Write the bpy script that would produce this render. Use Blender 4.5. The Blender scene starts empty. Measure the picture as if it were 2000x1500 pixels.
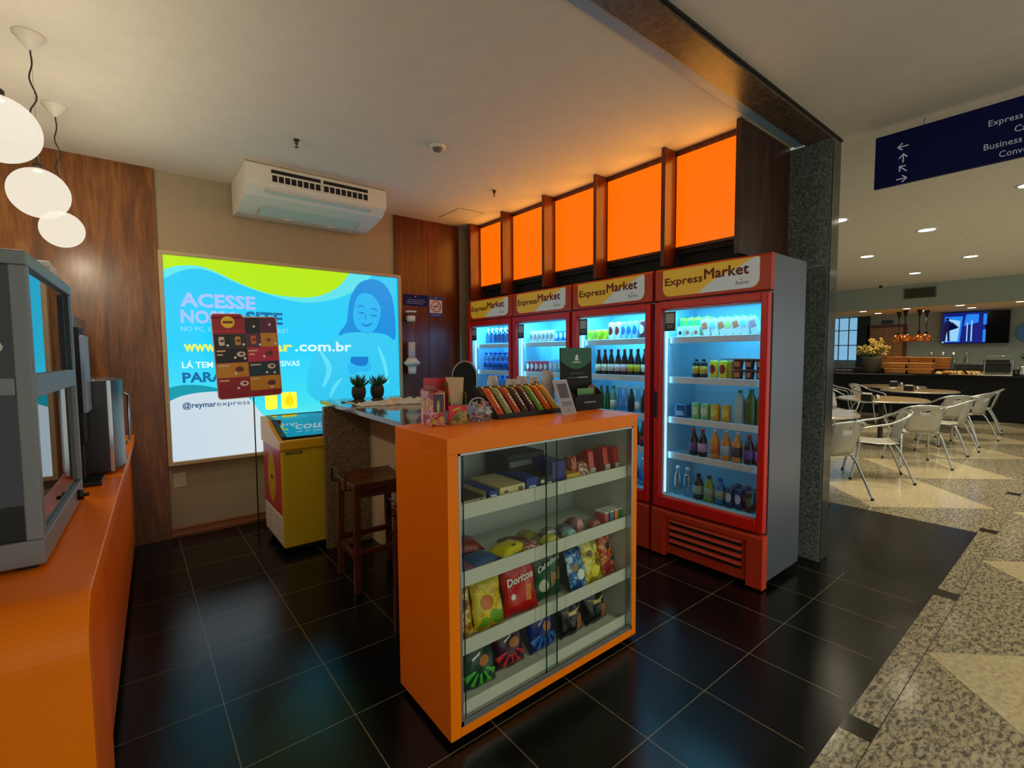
import bpy, math, random
from mathutils import Vector, Matrix, Euler
R = math.radians
random.seed(7)
scn = bpy.context.scene
col = scn.collection

# ------------------------------------------------------------------ camera
cam = bpy.data.cameras.new('camera')
cam.sensor_fit = 'HORIZONTAL'; cam.sensor_width = 36.0
cam.lens = 930.43 / 2000 * 36.0
cam.clip_start = 0.02; cam.clip_end = 100
camo = bpy.data.objects.new('camera', cam); col.objects.link(camo)
yaw, pitch, roll = R(38.6712), R(-3.5249), R(-0.3793)
fw = Vector((math.sin(yaw)*math.cos(pitch), math.cos(yaw)*math.cos(pitch), math.sin(pitch)))
rt = Vector((math.cos(yaw), -math.sin(yaw), 0)); up = rt.cross(fw)
rt2 = rt*math.cos(roll) + up*math.sin(roll); up2 = -rt*math.sin(roll) + up*math.cos(roll)
mw = Matrix((rt2, up2, -fw)).transposed().to_4x4(); mw.translation = (0, 0, 1.5)
camo.matrix_world = mw
scn.camera = camo

# ------------------------------------------------------------------ view, world
scn.view_settings.view_transform = 'Standard'
scn.view_settings.look = 'None'
scn.view_settings.gamma = 1.0
scn.view_settings.use_curve_mapping = False
scn.view_settings.exposure = 0.0
w = bpy.data.worlds.new('World'); scn.world = w; w.use_nodes = True
w.node_tree.nodes['Background'].inputs[0].default_value = (0.86, 0.88, 0.80, 1)
w.node_tree.nodes['Background'].inputs[1].default_value = 0.95

ZC = 2.979      # ceiling height
YB = 4.778      # back wall of the kiosk

def area(name, loc, direction, sx, sy, power, color, parent=None, spread=None):
    l = bpy.data.lights.new(name, 'AREA'); l.shape = 'RECTANGLE'; l.size = sx; l.size_y = sy
    l.energy = power; l.color = color
    if spread: l.spread = spread
    o = bpy.data.objects.new(name, l); col.objects.link(o)
    o.location = loc; o.rotation_euler = Vector(direction).to_track_quat('-Z', 'Y').to_euler()
    if parent: o.parent = parent
    return o

# ------------------------------------------------------------------ materials
MATS = {}
def srgb(r, g, b):
    f = lambda c: (c/255/12.92) if c/255 <= 0.04045 else ((c/255+0.055)/1.055)**2.4
    return (f(r), f(g), f(b))
def mat(name, c, rough=0.5, metal=0.0, emit=None, es=1.0, coat=0.0, spec=0.5, bump=None):
    """c: sRGB 0-255 triple; every surface gets a faint procedural mottling"""
    if name in MATS: return MATS[name]
    m = bpy.data.materials.new(name); m.use_nodes = True
    nt = m.node_tree; b = nt.nodes['Principled BSDF']
    col_ = srgb(*c)
    tc = nt.nodes.new('ShaderNodeTexCoord'); nz = nt.nodes.new('ShaderNodeTexNoise')
    nz.inputs['Scale'].default_value = 9.0; nz.inputs['Detail'].default_value = 3
    nt.links.new(tc.outputs['Object'], nz.inputs['Vector'])
    mp = nt.nodes.new('ShaderNodeMapRange'); mp.inputs[3].default_value = 0.93; mp.inputs[4].default_value = 1.07
    nt.links.new(nz.outputs['Fac'], mp.inputs[0])
    mx = nt.nodes.new('ShaderNodeVectorMath'); mx.operation = 'SCALE'; mx.inputs[0].default_value = col_
    nt.links.new(mp.outputs[0], mx.inputs['Scale'])
    nt.links.new(mx.outputs[0], b.inputs['Base Color'])
    b.inputs['Roughness'].default_value = rough
    b.inputs['Metallic'].default_value = metal
    b.inputs['Specular IOR Level'].default_value = spec
    if coat:
        b.inputs['Coat Weight'].default_value = coat; b.inputs['Coat Roughness'].default_value = 0.08
    if emit:
        b.inputs['Emission Color'].default_value = (*srgb(*emit), 1); b.inputs['Emission Strength'].default_value = es
    if bump:
        n2 = nt.nodes.new('ShaderNodeTexNoise'); n2.inputs['Scale'].default_value = bump[0]; n2.inputs['Detail'].default_value = 6
        nt.links.new(tc.outputs['Object'], n2.inputs['Vector'])
        bp = nt.nodes.new('ShaderNodeBump'); bp.inputs['Strength'].default_value = bump[1]; bp.inputs['Distance'].default_value = 0.01
        nt.links.new(n2.outputs['Fac'], bp.inputs['Height']); nt.links.new(bp.outputs[0], b.inputs['Normal'])
    MATS[name] = m
    return m
def ramp(nt, fac, stops):
    r = nt.nodes.new('ShaderNodeValToRGB')
    el = r.color_ramp.elements
    while len(el) < len(stops): el.new(0.5)
    for e, (p, c) in zip(el, stops): e.position = p; e.color = (*srgb(*c), 1)
    nt.links.new(fac, r.inputs[0]); return r.outputs[0]
def wood(name, dark, mid, light, scale=(9, 9, 0.9), rough=0.35, spec=0.5):
    m = bpy.data.materials.new(name); m.use_nodes = True; nt = m.node_tree; b = nt.nodes['Principled BSDF']
    tc = nt.nodes.new('ShaderNodeTexCoord'); mp = nt.nodes.new('ShaderNodeMapping'); mp.inputs['Scale'].default_value = scale
    nt.links.new(tc.outputs['Object'], mp.inputs[0])
    n = nt.nodes.new('ShaderNodeTexNoise'); n.inputs['Scale'].default_value = 1.0; n.inputs['Detail'].default_value = 8
    n.inputs['Roughness'].default_value = 0.62; n.inputs['Distortion'].default_value = 1.4
    nt.links.new(mp.outputs[0], n.inputs['Vector'])
    m2 = nt.nodes.new('ShaderNodeMapping'); m2.inputs['Scale'].default_value = tuple(s*7 for s in scale)
    nt.links.new(tc.outputs['Object'], m2.inputs[0])
    f = nt.nodes.new('ShaderNodeTexNoise'); f.inputs['Scale'].default_value = 1.0; f.inputs['Detail'].default_value = 4
    nt.links.new(m2.outputs[0], f.inputs['Vector'])
    mx = nt.nodes.new('ShaderNodeMix'); mx.data_type = 'FLOAT'; mx.inputs[0].default_value = 0.28
    nt.links.new(n.outputs['Fac'], mx.inputs[2]); nt.links.new(f.outputs['Fac'], mx.inputs[3])
    nt.links.new(ramp(nt, mx.outputs[0], [(0.30, dark), (0.5, mid), (0.68, light)]), b.inputs['Base Color'])
    b.inputs['Roughness'].default_value = rough; b.inputs['Specular IOR Level'].default_value = spec
    MATS[name] = m; return m
def granite(name, stops, scale=60, rough=0.12, stretch=(1, 1, 1), rot=0, detail=8):
    m = bpy.data.materials.new(name); m.use_nodes = True; nt = m.node_tree; b = nt.nodes['Principled BSDF']
    tc = nt.nodes.new('ShaderNodeTexCoord'); mp = nt.nodes.new('ShaderNodeMapping')
    mp.inputs['Scale'].default_value = stretch; mp.inputs['Rotation'].default_value = (0, 0, rot)
    nt.links.new(tc.outputs['Object'], mp.inputs[0])
    n = nt.nodes.new('ShaderNodeTexNoise'); n.inputs['Scale'].default_value = scale; n.inputs['Detail'].default_value = detail
    n.inputs['Roughness'].default_value = 0.7; n.inputs['Distortion'].default_value = 0.6
    nt.links.new(mp.outputs[0], n.inputs['Vector'])
    nt.links.new(ramp(nt, n.outputs['Fac'], stops), b.inputs['Base Color'])
    b.inputs['Roughness'].default_value = rough
    MATS[name] = m; return m

def slate(grout=True):
    m = bpy.data.materials.new('black slate tile'); m.use_nodes = True; nt = m.node_tree; b = nt.nodes['Principled BSDF']
    tc = nt.nodes.new('ShaderNodeTexCoord'); mp = nt.nodes.new('ShaderNodeMapping')
    mp.inputs['Location'].default_value = (-0.253, -0.212, 0)
    nt.links.new(tc.outputs['Object'], mp.inputs[0])
    br = nt.nodes.new('ShaderNodeTexBrick'); br.offset = 0; br.squash = 1
    br.inputs['Scale'].default_value = 1.0; br.inputs['Brick Width'].default_value = 0.42; br.inputs['Row Height'].default_value = 0.423
    br.inputs['Mortar Size'].default_value = 0.0021 if grout else 0.0; br.inputs['Mortar Smooth'].default_value = 0.1
    br.inputs['Color1'].default_value = (*srgb(9, 10, 9), 1); br.inputs['Color2'].default_value = (*srgb(17, 18, 15), 1)
    br.inputs['Mortar'].default_value = (*srgb(112, 104, 74), 1)
    nt.links.new(mp.outputs[0], br.inputs['Vector'])
    nt.links.new(br.outputs['Color'], b.inputs['Base Color'])
    n = nt.nodes.new('ShaderNodeTexNoise'); n.inputs['Scale'].default_value = 110; n.inputs['Detail'].default_value = 8; n.inputs['Roughness'].default_value = .7
    nt.links.new(tc.outputs['Object'], n.inputs['Vector'])
    n2 = nt.nodes.new('ShaderNodeTexNoise'); n2.inputs['Scale'].default_value = 1.1; n2.inputs['Detail'].default_value = 4
    nt.links.new(tc.outputs['Object'], n2.inputs['Vector'])
    mr = nt.nodes.new('ShaderNodeMapRange'); mr.inputs[1].default_value = .35; mr.inputs[2].default_value = .65
    mr.inputs[3].default_value = .10; mr.inputs[4].default_value = .24
    nt.links.new(n2.outputs['Fac'], mr.inputs[0]); nt.links.new(mr.outputs[0], b.inputs['Roughness'])
    bp = nt.nodes.new('ShaderNodeBump'); bp.inputs['Strength'].default_value = 0.07; bp.inputs['Distance'].default_value = 0.01
    nt.links.new(n.outputs['Fac'], bp.inputs['Height']); nt.links.new(bp.outputs[0], b.inputs['Normal'])
    b.inputs['Specular IOR Level'].default_value = .30
    return m
def glass(name, tint=(255, 255, 255), gloss=0.05, rough=0.0):
    m = bpy.data.materials.new(name); m.use_nodes = True; nt = m.node_tree
    nt.nodes.remove(nt.nodes['Principled BSDF'])
    t = nt.nodes.new('ShaderNodeBsdfTransparent'); t.inputs[0].default_value = (*srgb(*tint), 1)
    g = nt.nodes.new('ShaderNodeBsdfGlossy'); g.inputs['Roughness'].default_value = rough
    fr = nt.nodes.new('ShaderNodeLayerWeight'); fr.inputs[0].default_value = 0.5
    pw = nt.nodes.new('ShaderNodeMath'); pw.operation = 'POWER'; pw.inputs[1].default_value = 5.0
    nt.links.new(fr.outputs['Facing'], pw.inputs[0])
    ad = nt.nodes.new('ShaderNodeMath'); ad.operation = 'MULTIPLY_ADD'; ad.inputs[1].default_value = .45; ad.inputs[2].default_value = gloss; ad.use_clamp = True
    nt.links.new(pw.outputs[0], ad.inputs[0])
    mx = nt.nodes.new('ShaderNodeMixShader')
    nt.links.new(ad.outputs[0], mx.inputs[0]); nt.links.new(t.outputs[0], mx.inputs[1]); nt.links.new(g.outputs[0], mx.inputs[2])
    nt.links.new(mx.outputs[0], nt.nodes['Material Output'].inputs[0])
    MATS[name] = m; return m
def emitter(name, c, s=1.0):
    """self-lit surface"""
    if name in MATS: return MATS[name]
    m = bpy.data.materials.new(name); m.use_nodes = True; nt = m.node_tree; b = nt.nodes['Principled BSDF']
    b.inputs['Base Color'].default_value = (*[x*.25 for x in srgb(*c)], 1); b.inputs['Roughness'].default_value = .4
    b.inputs['Emission Color'].default_value = (*srgb(*c), 1); b.inputs['Emission Strength'].default_value = s
    MATS[name] = m; return m
def packprint(name, c1, c2, c3, scale=30, rough=0.25, emis=0.0):
    """printed foil: blotches of three inks"""
    if name in MATS: return MATS[name]
    m = bpy.data.materials.new(name); m.use_nodes = True; nt = m.node_tree; b = nt.nodes['Principled BSDF']
    tc = nt.nodes.new('ShaderNodeTexCoord'); n = nt.nodes.new('ShaderNodeTexNoise')
    n.inputs['Scale'].default_value = scale; n.inputs['Detail'].default_value = 2; n.inputs['Distortion'].default_value = 0.8
    nt.links.new(tc.outputs['Object'], n.inputs['Vector'])
    r = ramp(nt, n.outputs['Fac'], [(0.0, c1), (0.47, c2), (0.57, c3)])
    r.node.color_ramp.interpolation = 'CONSTANT'
    nt.links.new(r, b.inputs['Base Color']); b.inputs['Roughness'].default_value = rough
    MATS[name] = m; return m

S = slate(); S2 = slate(False)
WOODL = wood('walnut panel, left', (70, 40, 16), (122, 74, 32), (166, 110, 56), scale=(7, 7, 0.8), rough=.3)
WOODR = wood('walnut panel, right', (62, 26, 12), (100, 42, 18), (128, 62, 30), scale=(9, 9, 0.8), rough=.28)
WOODD = wood('dark walnut housing', (46, 30, 20), (64, 40, 26), (84, 54, 36), scale=(9, 9, 0.8), rough=.35)
STOOLW = wood('reddish stool timber', (58, 28, 14), (88, 45, 22), (118, 62, 30), scale=(3, 14, 14), rough=.3)
GRFLOOR = granite('brown speckled granite floor', [(.36, (58, 52, 50)), (.45, (100, 92, 80)), (.52, (146, 138, 112)), (.64, (168, 160, 130))], scale=26, rough=.14, stretch=(1, 2.4, 1), rot=.6, detail=10)
GRLIGHT = granite('pale beige granite floor', [(.3, (142, 130, 100)), (.5, (176, 164, 130)), (.7, (196, 186, 154))], scale=40, rough=.13)
GRSLAB = granite('warm brown granite slab', [(.34, (58, 48, 36)), (.45, (116, 98, 74)), (.62, (150, 130, 102))], scale=42, rough=.25, stretch=(1, 1, 2))
GRTOP = granite('polished grey granite top', [(.34, (48, 46, 42)), (.5, (96, 92, 84)), (.66, (128, 122, 110))], scale=70, rough=.06)
GRPIL = granite('dark green grey granite cladding', [(.34, (44, 52, 52)), (.5, (100, 112, 110)), (.66, (160, 172, 168))], scale=80, rough=.35)
GRPOL = granite('polished dark granite cladding', [(.34, (30, 30, 28)), (.5, (56, 56, 52)), (.66, (84, 82, 76))], scale=80, rough=.12)
CEIL = mat('ceiling paint', (216, 212, 200), .9)
CEIL2 = mat('grey ceiling strip paint', (120, 150, 180), .4)
WALLP = mat('taupe wall paint', (166, 150, 122), .85)
WALLH = mat('grey green hall paint', (150, 160, 150), .8)
ORANGE = mat('orange laminate', (255, 132, 2), .36, spec=.28)
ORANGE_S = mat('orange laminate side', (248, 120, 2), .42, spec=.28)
WHITEL = mat('white laminate', (196, 202, 196), .45)
ALU = mat('brushed aluminium', (178, 184, 184), .35, metal=.8)
CHROME = mat('chrome', (210, 214, 214), .12, metal=1)
RED = mat('red enamel', (216, 22, 10), .36)
REDP = mat('red orange plastic', (196, 58, 26), .42)
BLACK = mat('black plastic', (16, 17, 18), .35)
BLACKM = mat('matt black', (10, 10, 11), .7)
GREYS = mat('grey fridge sheet', (104, 112, 128), .30, metal=.45)
LINER = mat('fridge liner', (160, 206, 224), .5)
SHELFW = mat('white shelf lip', (214, 226, 234), .4)
WHITEP = mat('white plastic', (222, 220, 210), .45)
CREAMP = mat('cream plastic', (206, 196, 172), .5)
PAPER = mat('white paper', (226, 226, 220), .7)
YEL = mat('yellow enamel', (206, 176, 8), .4)
YELR = mat('yellow orange lid rim', (226, 168, 12), .35)
GLASS = glass('clear pane', gloss=.03)
GLASSC = glass('cabinet pane', (250, 254, 251), gloss=.014)
GLASSD = glass('dark reflective pane', (120, 130, 130), gloss=.05)
PET = glass('clear bottle plastic', (170, 214, 236), gloss=.16)
PETG = glass('green bottle plastic', (70, 150, 80), gloss=.14)
def opal():
    m = bpy.data.materials.new('lit opal glass'); m.use_nodes = True; nt = m.node_tree
    nt.nodes.remove(nt.nodes['Principled BSDF'])
    e = nt.nodes.new('ShaderNodeEmission'); e.inputs[0].default_value = (*srgb(255, 244, 222), 1); e.inputs[1].default_value = 1.0
    t = nt.nodes.new('ShaderNodeBsdfTransparent'); mx = nt.nodes.new('ShaderNodeMixShader'); mx.inputs[0].default_value = .62
    nt.links.new(t.outputs[0], mx.inputs[1]); nt.links.new(e.outputs[0], mx.inputs[2]); nt.links.new(mx.outputs[0], nt.nodes['Material Output'].inputs[0])
    return m
OPAL = opal()
LED = emitter('cold white led', (200, 240, 255), 1.0)
DOWN = emitter('downlight diffuser', (255, 244, 224), 6.0)
ORLIT = emitter('backlit orange acrylic', (252, 108, 2), 1.0)
NAVY = mat('navy sign panel', (4, 18, 88), .6, spec=.2)

# ------------------------------------------------------------------ mesh helpers
def crumple(u, v, sd):
    return 1+.16*math.sin(5*u+sd)*math.sin(4*v+2*sd)+.12*math.sin(9*u-3*sd+6*v)*abs(v)+.10*math.cos(7*v-4*u+sd)*abs(u)
class MB:
    def __init__(s): s.v = []; s.f = []; s.mi = []; s.sm = []
    def add(s, vs, fs, mi=0, smooth=False, M=None):
        o = len(s.v)
        s.v += [tuple(M @ Vector(p)) if M else tuple(p) for p in vs]
        for f in fs: s.f.append([i+o for i in f]); s.mi.append(mi); s.sm.append(smooth)
        return s
    def box(s, x0, x1, y0, y1, z0, z1, mi=0, M=None):
        vs = [(x, y, z) for x in (x0, x1) for y in (y0, y1) for z in (z0, z1)]
        return s.add(vs, [(0, 1, 3, 2), (4, 6, 7, 5), (0, 4, 5, 1), (2, 3, 7, 6), (0, 2, 6, 4), (1, 5, 7, 3)], mi, M=M)
    def taper(s, b, t, z0, z1, mi=0, M=None):
        """b, t = (x0, x1, y0, y1) rectangles at z0 and z1"""
        vs = [(b[0], b[2], z0), (b[1], b[2], z0), (b[1], b[3], z0), (b[0], b[3], z0), (t[0], t[2], z1), (t[1], t[2], z1), (t[1], t[3], z1), (t[0], t[3], z1)]
        return s.add(vs, [(3, 2, 1, 0), (4, 5, 6, 7), (0, 1, 5, 4), (1, 2, 6, 5), (2, 3, 7, 6), (3, 0, 4, 7)], mi, M=M)
    def prism(s, poly, axis, a, b, mi=0, smooth=False, M=None):
        """poly of 2-D points; axis 'x': (y,z), 'y': (x,z), 'z': (x,y)"""
        def P(p, t): return (t, p[0], p[1]) if axis == 'x' else (p[0], t, p[1]) if axis == 'y' else (p[0], p[1], t)
        n = len(poly); vs = [P(p, a) for p in poly] + [P(p, b) for p in poly]
        s.add(vs, [list(range(n))[::-1], [i+n for i in range(n)]], mi, M=M)
        s.add(vs, [(i, (i+1) % n, (i+1) % n+n, i+n) for i in range(n)], mi, smooth, M=M)
        return s
    def lathe(s, prof, c=(0, 0, 0), n=16, mi=0, smooth=True, M=None, mis=None):
        k = len(prof); vs = []
        for r, z in prof:
            for i in range(n):
                a = 2*math.pi*i/n; vs.append((c[0]+r*math.cos(a), c[1]+r*math.sin(a), c[2]+z))
        o = len(s.v); s.v += [tuple(M @ Vector(p)) if M else p for p in vs]
        for j in range(k-1):
            for i in range(n):
                s.f.append([o+j*n+i, o+j*n+(i+1) % n, o+(j+1)*n+(i+1) % n, o+(j+1)*n+i]); s.mi.append(mis[j] if mis else mi); s.sm.append(smooth)
        if prof[0][0] > 1e-5: s.f.append([o+i for i in range(n)][::-1]); s.mi.append(mis[0] if mis else mi); s.sm.append(False)
        if prof[-1][0] > 1e-5: s.f.append([o+(k-1)*n+i for i in range(n)]); s.mi.append(mis[-1] if mis else mi); s.sm.append(False)
        return s
    def tube(s, path, r, n=8, mi=0, caps=True, closed=False):
        P = [Vector(p) for p in path]; k = len(P); o = len(s.v)
        N = None
        for j in range(k):
            a = P[j-1] if (j > 0 or closed) else P[j]; b = P[(j+1) % k] if (j < k-1 or closed) else P[j]
            t = (b-a).normalized()
            if N is None: N = t.orthogonal().normalized()
            N = (N - t*N.dot(t)).normalized(); B = t.cross(N)
            rr = r[j] if isinstance(r, (list, tuple)) else r
            for i in range(n):
                an = 2*math.pi*i/n; s.v.append(tuple(P[j] + N*math.cos(an)*rr + B*math.sin(an)*rr))
        for j in range(k if closed else k-1):
            j2 = (j+1) % k
            for i in range(n):
                s.f.append([o+j*n+i, o+j*n+(i+1) % n, o+j2*n+(i+1) % n, o+j2*n+i]); s.mi.append(mi); s.sm.append(True)
        if caps and not closed:
            s.f.append([o+i for i in range(n)][::-1]); s.mi.append(mi); s.sm.append(False)
            s.f.append([o+(k-1)*n+i for i in range(n)]); s.mi.append(mi); s.sm.append(False)
        return s
    def ell(s, c, r, nu=20, nv=12, mi=0):
        prof = [(max(1e-6, math.sin(math.pi*j/nv)), -math.cos(math.pi*j/nv)) for j in range(nv+1)]
        M = Matrix.Translation(c) @ Matrix.Diagonal((r[0], r[1], r[2], 1))
        return s.lathe(prof, n=nu, mi=mi, M=M)
    def pillow(s, w, h, d, mi=0, M=None, n=10, seed=None):
        """stuffed packet standing in x-z, bulging along y"""
        for side in (1, -1):
            vs = []; m = n+4
            for j in range(m+1):
                for i in range(n+1):
                    u = i/n*2-1; v = j/m*2-1
                    e = (1-abs(u)**3.0)*(1-abs(v)**4.0)
                    wob = 0.10*math.sin(u*9+v*5)*(abs(v)**2)*(1-abs(u)**3)
                    b = d*(max(e, 0)**0.6 + wob*.6)*side if abs(v) < .999 and abs(u) < .999 else 0
                    if seed is not None: b *= crumple(u, v, seed)
                    ex = 1-.06*(1-v*v) if seed is None else 1-.07*(1-v**4)-.03*math.sin(v*6+seed)*(1-v*v)
                    vs.append((u*w/2*ex, b/2, h/2+v*h/2+(0 if seed is None else .004*math.sin(u*4+seed)*abs(v)**3)))
            fs = []
            for j in range(m):
                for i in range(n):
                    q = (j*(n+1)+i, j*(n+1)+i+1, (j+1)*(n+1)+i+1, (j+1)*(n+1)+i)
                    fs.append(q if side < 0 else q[::-1])
            s.add(vs, fs, mi, True, M=M)
        return s
    def build(s, name, mats, parent=None, loc=None, bevel=0, subsurf=0, solid=0):
        me = bpy.data.meshes.new(name); me.from_pydata(s.v, [], s.f)
        if not isinstance(mats, (list, tuple)): mats = [mats]
        for m in mats: me.materials.append(m)
        for p, i, q in zip(me.polygons, s.mi, s.sm): p.material_index = i; p.use_smooth = q
        me.validate(); me.update()
        o = bpy.data.objects.new(name, me); col.objects.link(o)
        if parent: o.parent = parent
        if loc: o.location = loc
        if solid:
            md = o.modifiers.new('thickness', 'SOLIDIFY'); md.thickness = solid; md.offset = 0
        if bevel:
            md = o.modifiers.new('rounding', 'BEVEL'); md.width = bevel; md.segments = 3; md.limit_method = 'ANGLE'; md.angle_limit = R(40)
        if subsurf:
            md = o.modifiers.new('smooth', 'SUBSURF'); md.levels = md.render_levels = subsurf
        return o
def Bx(*a, **k): return MB().box(*a, **k)
def tag(o, label, cat, group=None, kind=None):
    o['label'] = label; o['category'] = cat
    if group: o['group'] = group
    if kind: o['kind'] = kind
    return o
def thing(name, label, cat, loc=(0, 0, 0), rz=0, group=None):
    o = bpy.data.objects.new(name, None); col.objects.link(o); o.empty_display_size = .1
    o.location = loc; o.rotation_euler = (0, 0, rz)
    return tag(o, label, cat, group)
def struct(name, mb, mats, **k):
    o = mb.build(name, mats, **k); o['kind'] = 'structure'; return o
def copy_tree(o, parent=None):
    c = o.copy(); col.objects.link(c); c.parent = parent
    for ch in list(o.children): copy_tree(ch, c)
    return c
def place(src, loc, rz=None, label=None, group=None, first=None):
    """first use moves the source itself, later uses copy it with all parts"""
    if src.get('_used'): o = copy_tree(src)
    else: o = src; src['_used'] = 1
    o.location = loc
    if rz is not None: o.rotation_euler = (0, 0, rz)
    if label: o['label'] = label
    if group: o['group'] = group
    return o
def wipe():
    for o in bpy.data.objects:
        if '_used' in o.keys(): del o['_used']
def flat(name, polys, O, U, V, mat_, parent=None, lift=0.0):
    O, U, V = Vector(O), Vector(U), Vector(V); N = U.cross(V).normalized()
    m = MB()
    if polys and not isinstance(polys[0][0], (list, tuple)): polys = [polys]
    for poly in polys:
        m.add([O + U*p[0] + V*p[1] + N*lift for p in poly], [list(range(len(poly)))])
    return m.build(name, mat_, parent)
def circ(cx, cy, r, n=24, ry=None): return [(cx+r*math.cos(2*math.pi*i/n), cy+(ry or r)*math.sin(2*math.pi*i/n)) for i in range(n)]
def rrect(x0, x1, y0, y1, r, n=5, corners=(1, 1, 1, 1)):
    """corners: bottom-left, bottom-right, top-right, top-left"""
    out = []
    for k, (cx, cy, a0) in enumerate(((x0, y0, 180), (x1, y0, 270), (x1, y1, 0), (x0, y1, 90))):
        rr = r*corners[k]
        if rr == 0: out.append((cx, cy)); continue
        ox = cx + (rr if k in (0, 3) else -rr); oy = cy + (rr if k in (0, 1) else -rr)
        for i in range(n+1):
            a = R(a0 + 90*i/n); out.append((ox+rr*math.cos(a), oy+rr*math.sin(a)))
    return out
def rect(x0, x1, y0, y1): return [(x0, y0), (x1, y0), (x1, y1), (x0, y1)]
def smoothpts(pts, n=5, closed=False):
    P = [Vector(p) for p in pts]; out = []; k = len(P)
    for i in range(k if closed else k-1):
        p0 = P[i-1] if (i > 0 or closed) else P[i]; p1 = P[i]; p2 = P[(i+1) % k]; p3 = P[(i+2) % k] if (i+2 < k or closed) else p2
        for j in range(n):
            t = j/n
            out.append(0.5*((2*p1)+(-p0+p2)*t+(2*p0-5*p1+4*p2-p3)*t*t+(-p0+3*p1-3*p2+p3)*t**3))
    if not closed: out.append(P[-1])
    return [tuple(p) for p in out]
def text(s, O, U, V, h, mat_, parent=None, w=None, bold=0.0, name='lettering', lift=.0008, align='l', shear=0, heavy=0):
    cu = bpy.data.curves.new('t', 'FONT'); cu.body = s; cu.size = 1; cu.offset = bold; cu.resolution_u = 2; cu.shear = shear
    ob = bpy.data.objects.new('t', cu); col.objects.link(ob)
    bpy.context.view_layer.update()
    me = bpy.data.meshes.new_from_object(ob.evaluated_get(bpy.context.evaluated_depsgraph_get()))
    bpy.data.objects.remove(ob)
    xs = [v.co.x for v in me.vertices]; x0, x1 = min(xs), max(xs)
    sc = h/0.70; sx = sc if w is None else w/(x1-x0)
    O, U, V = Vector(O), Vector(U).normalized(), Vector(V).normalized(); N = U.cross(V)
    W = (x1-x0)*sx; off = {'l': 0, 'c': -W/2, 'r': -W}[align]
    for v in me.vertices: v.co = O + U*((v.co.x-x0)*sx+off) + V*(v.co.y*sc) + N*lift
    if heavy:
        vs = [v.co.copy() for v in me.vertices]; fs = [tuple(p.vertices) for p in me.polygons]; n = len(vs); V2, F2 = [], []
        for q, (dx, dz) in enumerate(((0, 0), (heavy, 0), (-heavy, 0), (0, heavy), (0, -heavy))):
            V2 += [v+U*dx+V*dz+N*(.00005*q) for v in vs]; F2 += [tuple(i+n*q for i in f) for f in fs]
        me = bpy.data.meshes.new(name); me.from_pydata(V2, [], F2)
    me.materials.clear(); me.materials.append(mat_)
    for p in me.polygons: p.material_index = 0
    me.name = name
    o = bpy.data.objects.new(name, me); col.objects.link(o)
    if parent: o.parent = parent
    return o

# ================================================================== SETTING
m = MB()
m.add([(-1.6, .655, 0), (3.73, .655, 0), (3.73, YB, 0), (-1.6, YB, 0)], [(0, 1, 2, 3)])
m.add([(-1.6, .61, 0), (3.73, .61, 0), (3.73, .655, 0), (-1.6, .655, 0)], [(0, 1, 2, 3)], 1)
m.add([(3.73, .61, 0), (5.43, .61, 0), (5.43, YB, 0), (3.73, YB, 0)], [(0, 1, 2, 3)], 1)
struct('floor', m, [S, S2])
m = MB(); m.add([(-1.6, -3, 0), (17, -3, 0), (17, .61, 0), (-1.6, .61, 0)], [(0, 1, 2, 3)])
m.add([(5.43, .61, 0), (17, .61, 0), (17, 8, 0), (5.43, 8, 0)], [(0, 1, 2, 3)])
m.add([(3.8, YB, 0), (5.43, YB, 0), (5.43, 8, 0), (3.8, 8, 0)], [(0, 1, 2, 3)])
for k in range(-2, 8):           # pale diamonds laid into the granite on both sides of the border strip
    cx = 3.045 + 1.664*k
    for sg, y0 in ((1, .61), (-1, .5)):
        for row in range(2 if sg > 0 else 1):
            yt = y0 + sg*row*1.53 + (0.0); ym = yt + sg*.76; ye = yt + sg*1.5
            if sg > 0 and cx < 6.0: continue
            a = (cx, yt); b = (cx+.81, ym); c = (cx, ye); d = (cx-.81, ym)
            ps = [a, b, c, d] if sg > 0 else [a, d, c, b]
            m.add([(p[0], p[1], .0012) for p in ps], [(0, 1, 2, 3)], 1)
for k in range(-1, 8):           # black insets in the border strip
    x = 2.16 + 1.664*k
    m.box(x, x+.11, .505, .61, -.01, .0016, 2)
m.box(-1.6, 17, .503, .506, -.01, .0014, 3)
struct('floor', m, [GRFLOOR, GRLIGHT, mat('black granite inset', (20, 20, 18), .15), mat('dark joint', (50, 44, 34), .6)])

struct('ceiling', Bx(-1.6, 3.8, 1.47, YB, ZC, ZC+.05), CEIL)
m = MB(); m.box(-1.6, 13.5, -3, 1.228, ZC+.01, ZC+.06); m.box(3.95, 13.5, 1.23, 8, ZC+.01, ZC+.06)
struct('ceiling', m, CEIL)
struct('trim_1', Bx(-1.6, 3.80, 1.405, 1.47, ZC-.012, ZC+.05), CEIL2)
struct('trim_2', Bx(-1.6, 3.97, 1.235, 1.405, ZC-.02, ZC+.05), granite('honed brown granite soffit', [(.34, (52, 44, 38)), (.5, (84, 70, 58)), (.66, (110, 92, 76))], scale=30, rough=.3), bevel=.004)
struct('gap_shade_strip', Bx(-1.6, 3.97, 1.226, 1.235, ZC-.006, ZC+.05), BLACKM)  # black strip standing in for the shade in the soffit's edge gap

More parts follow.
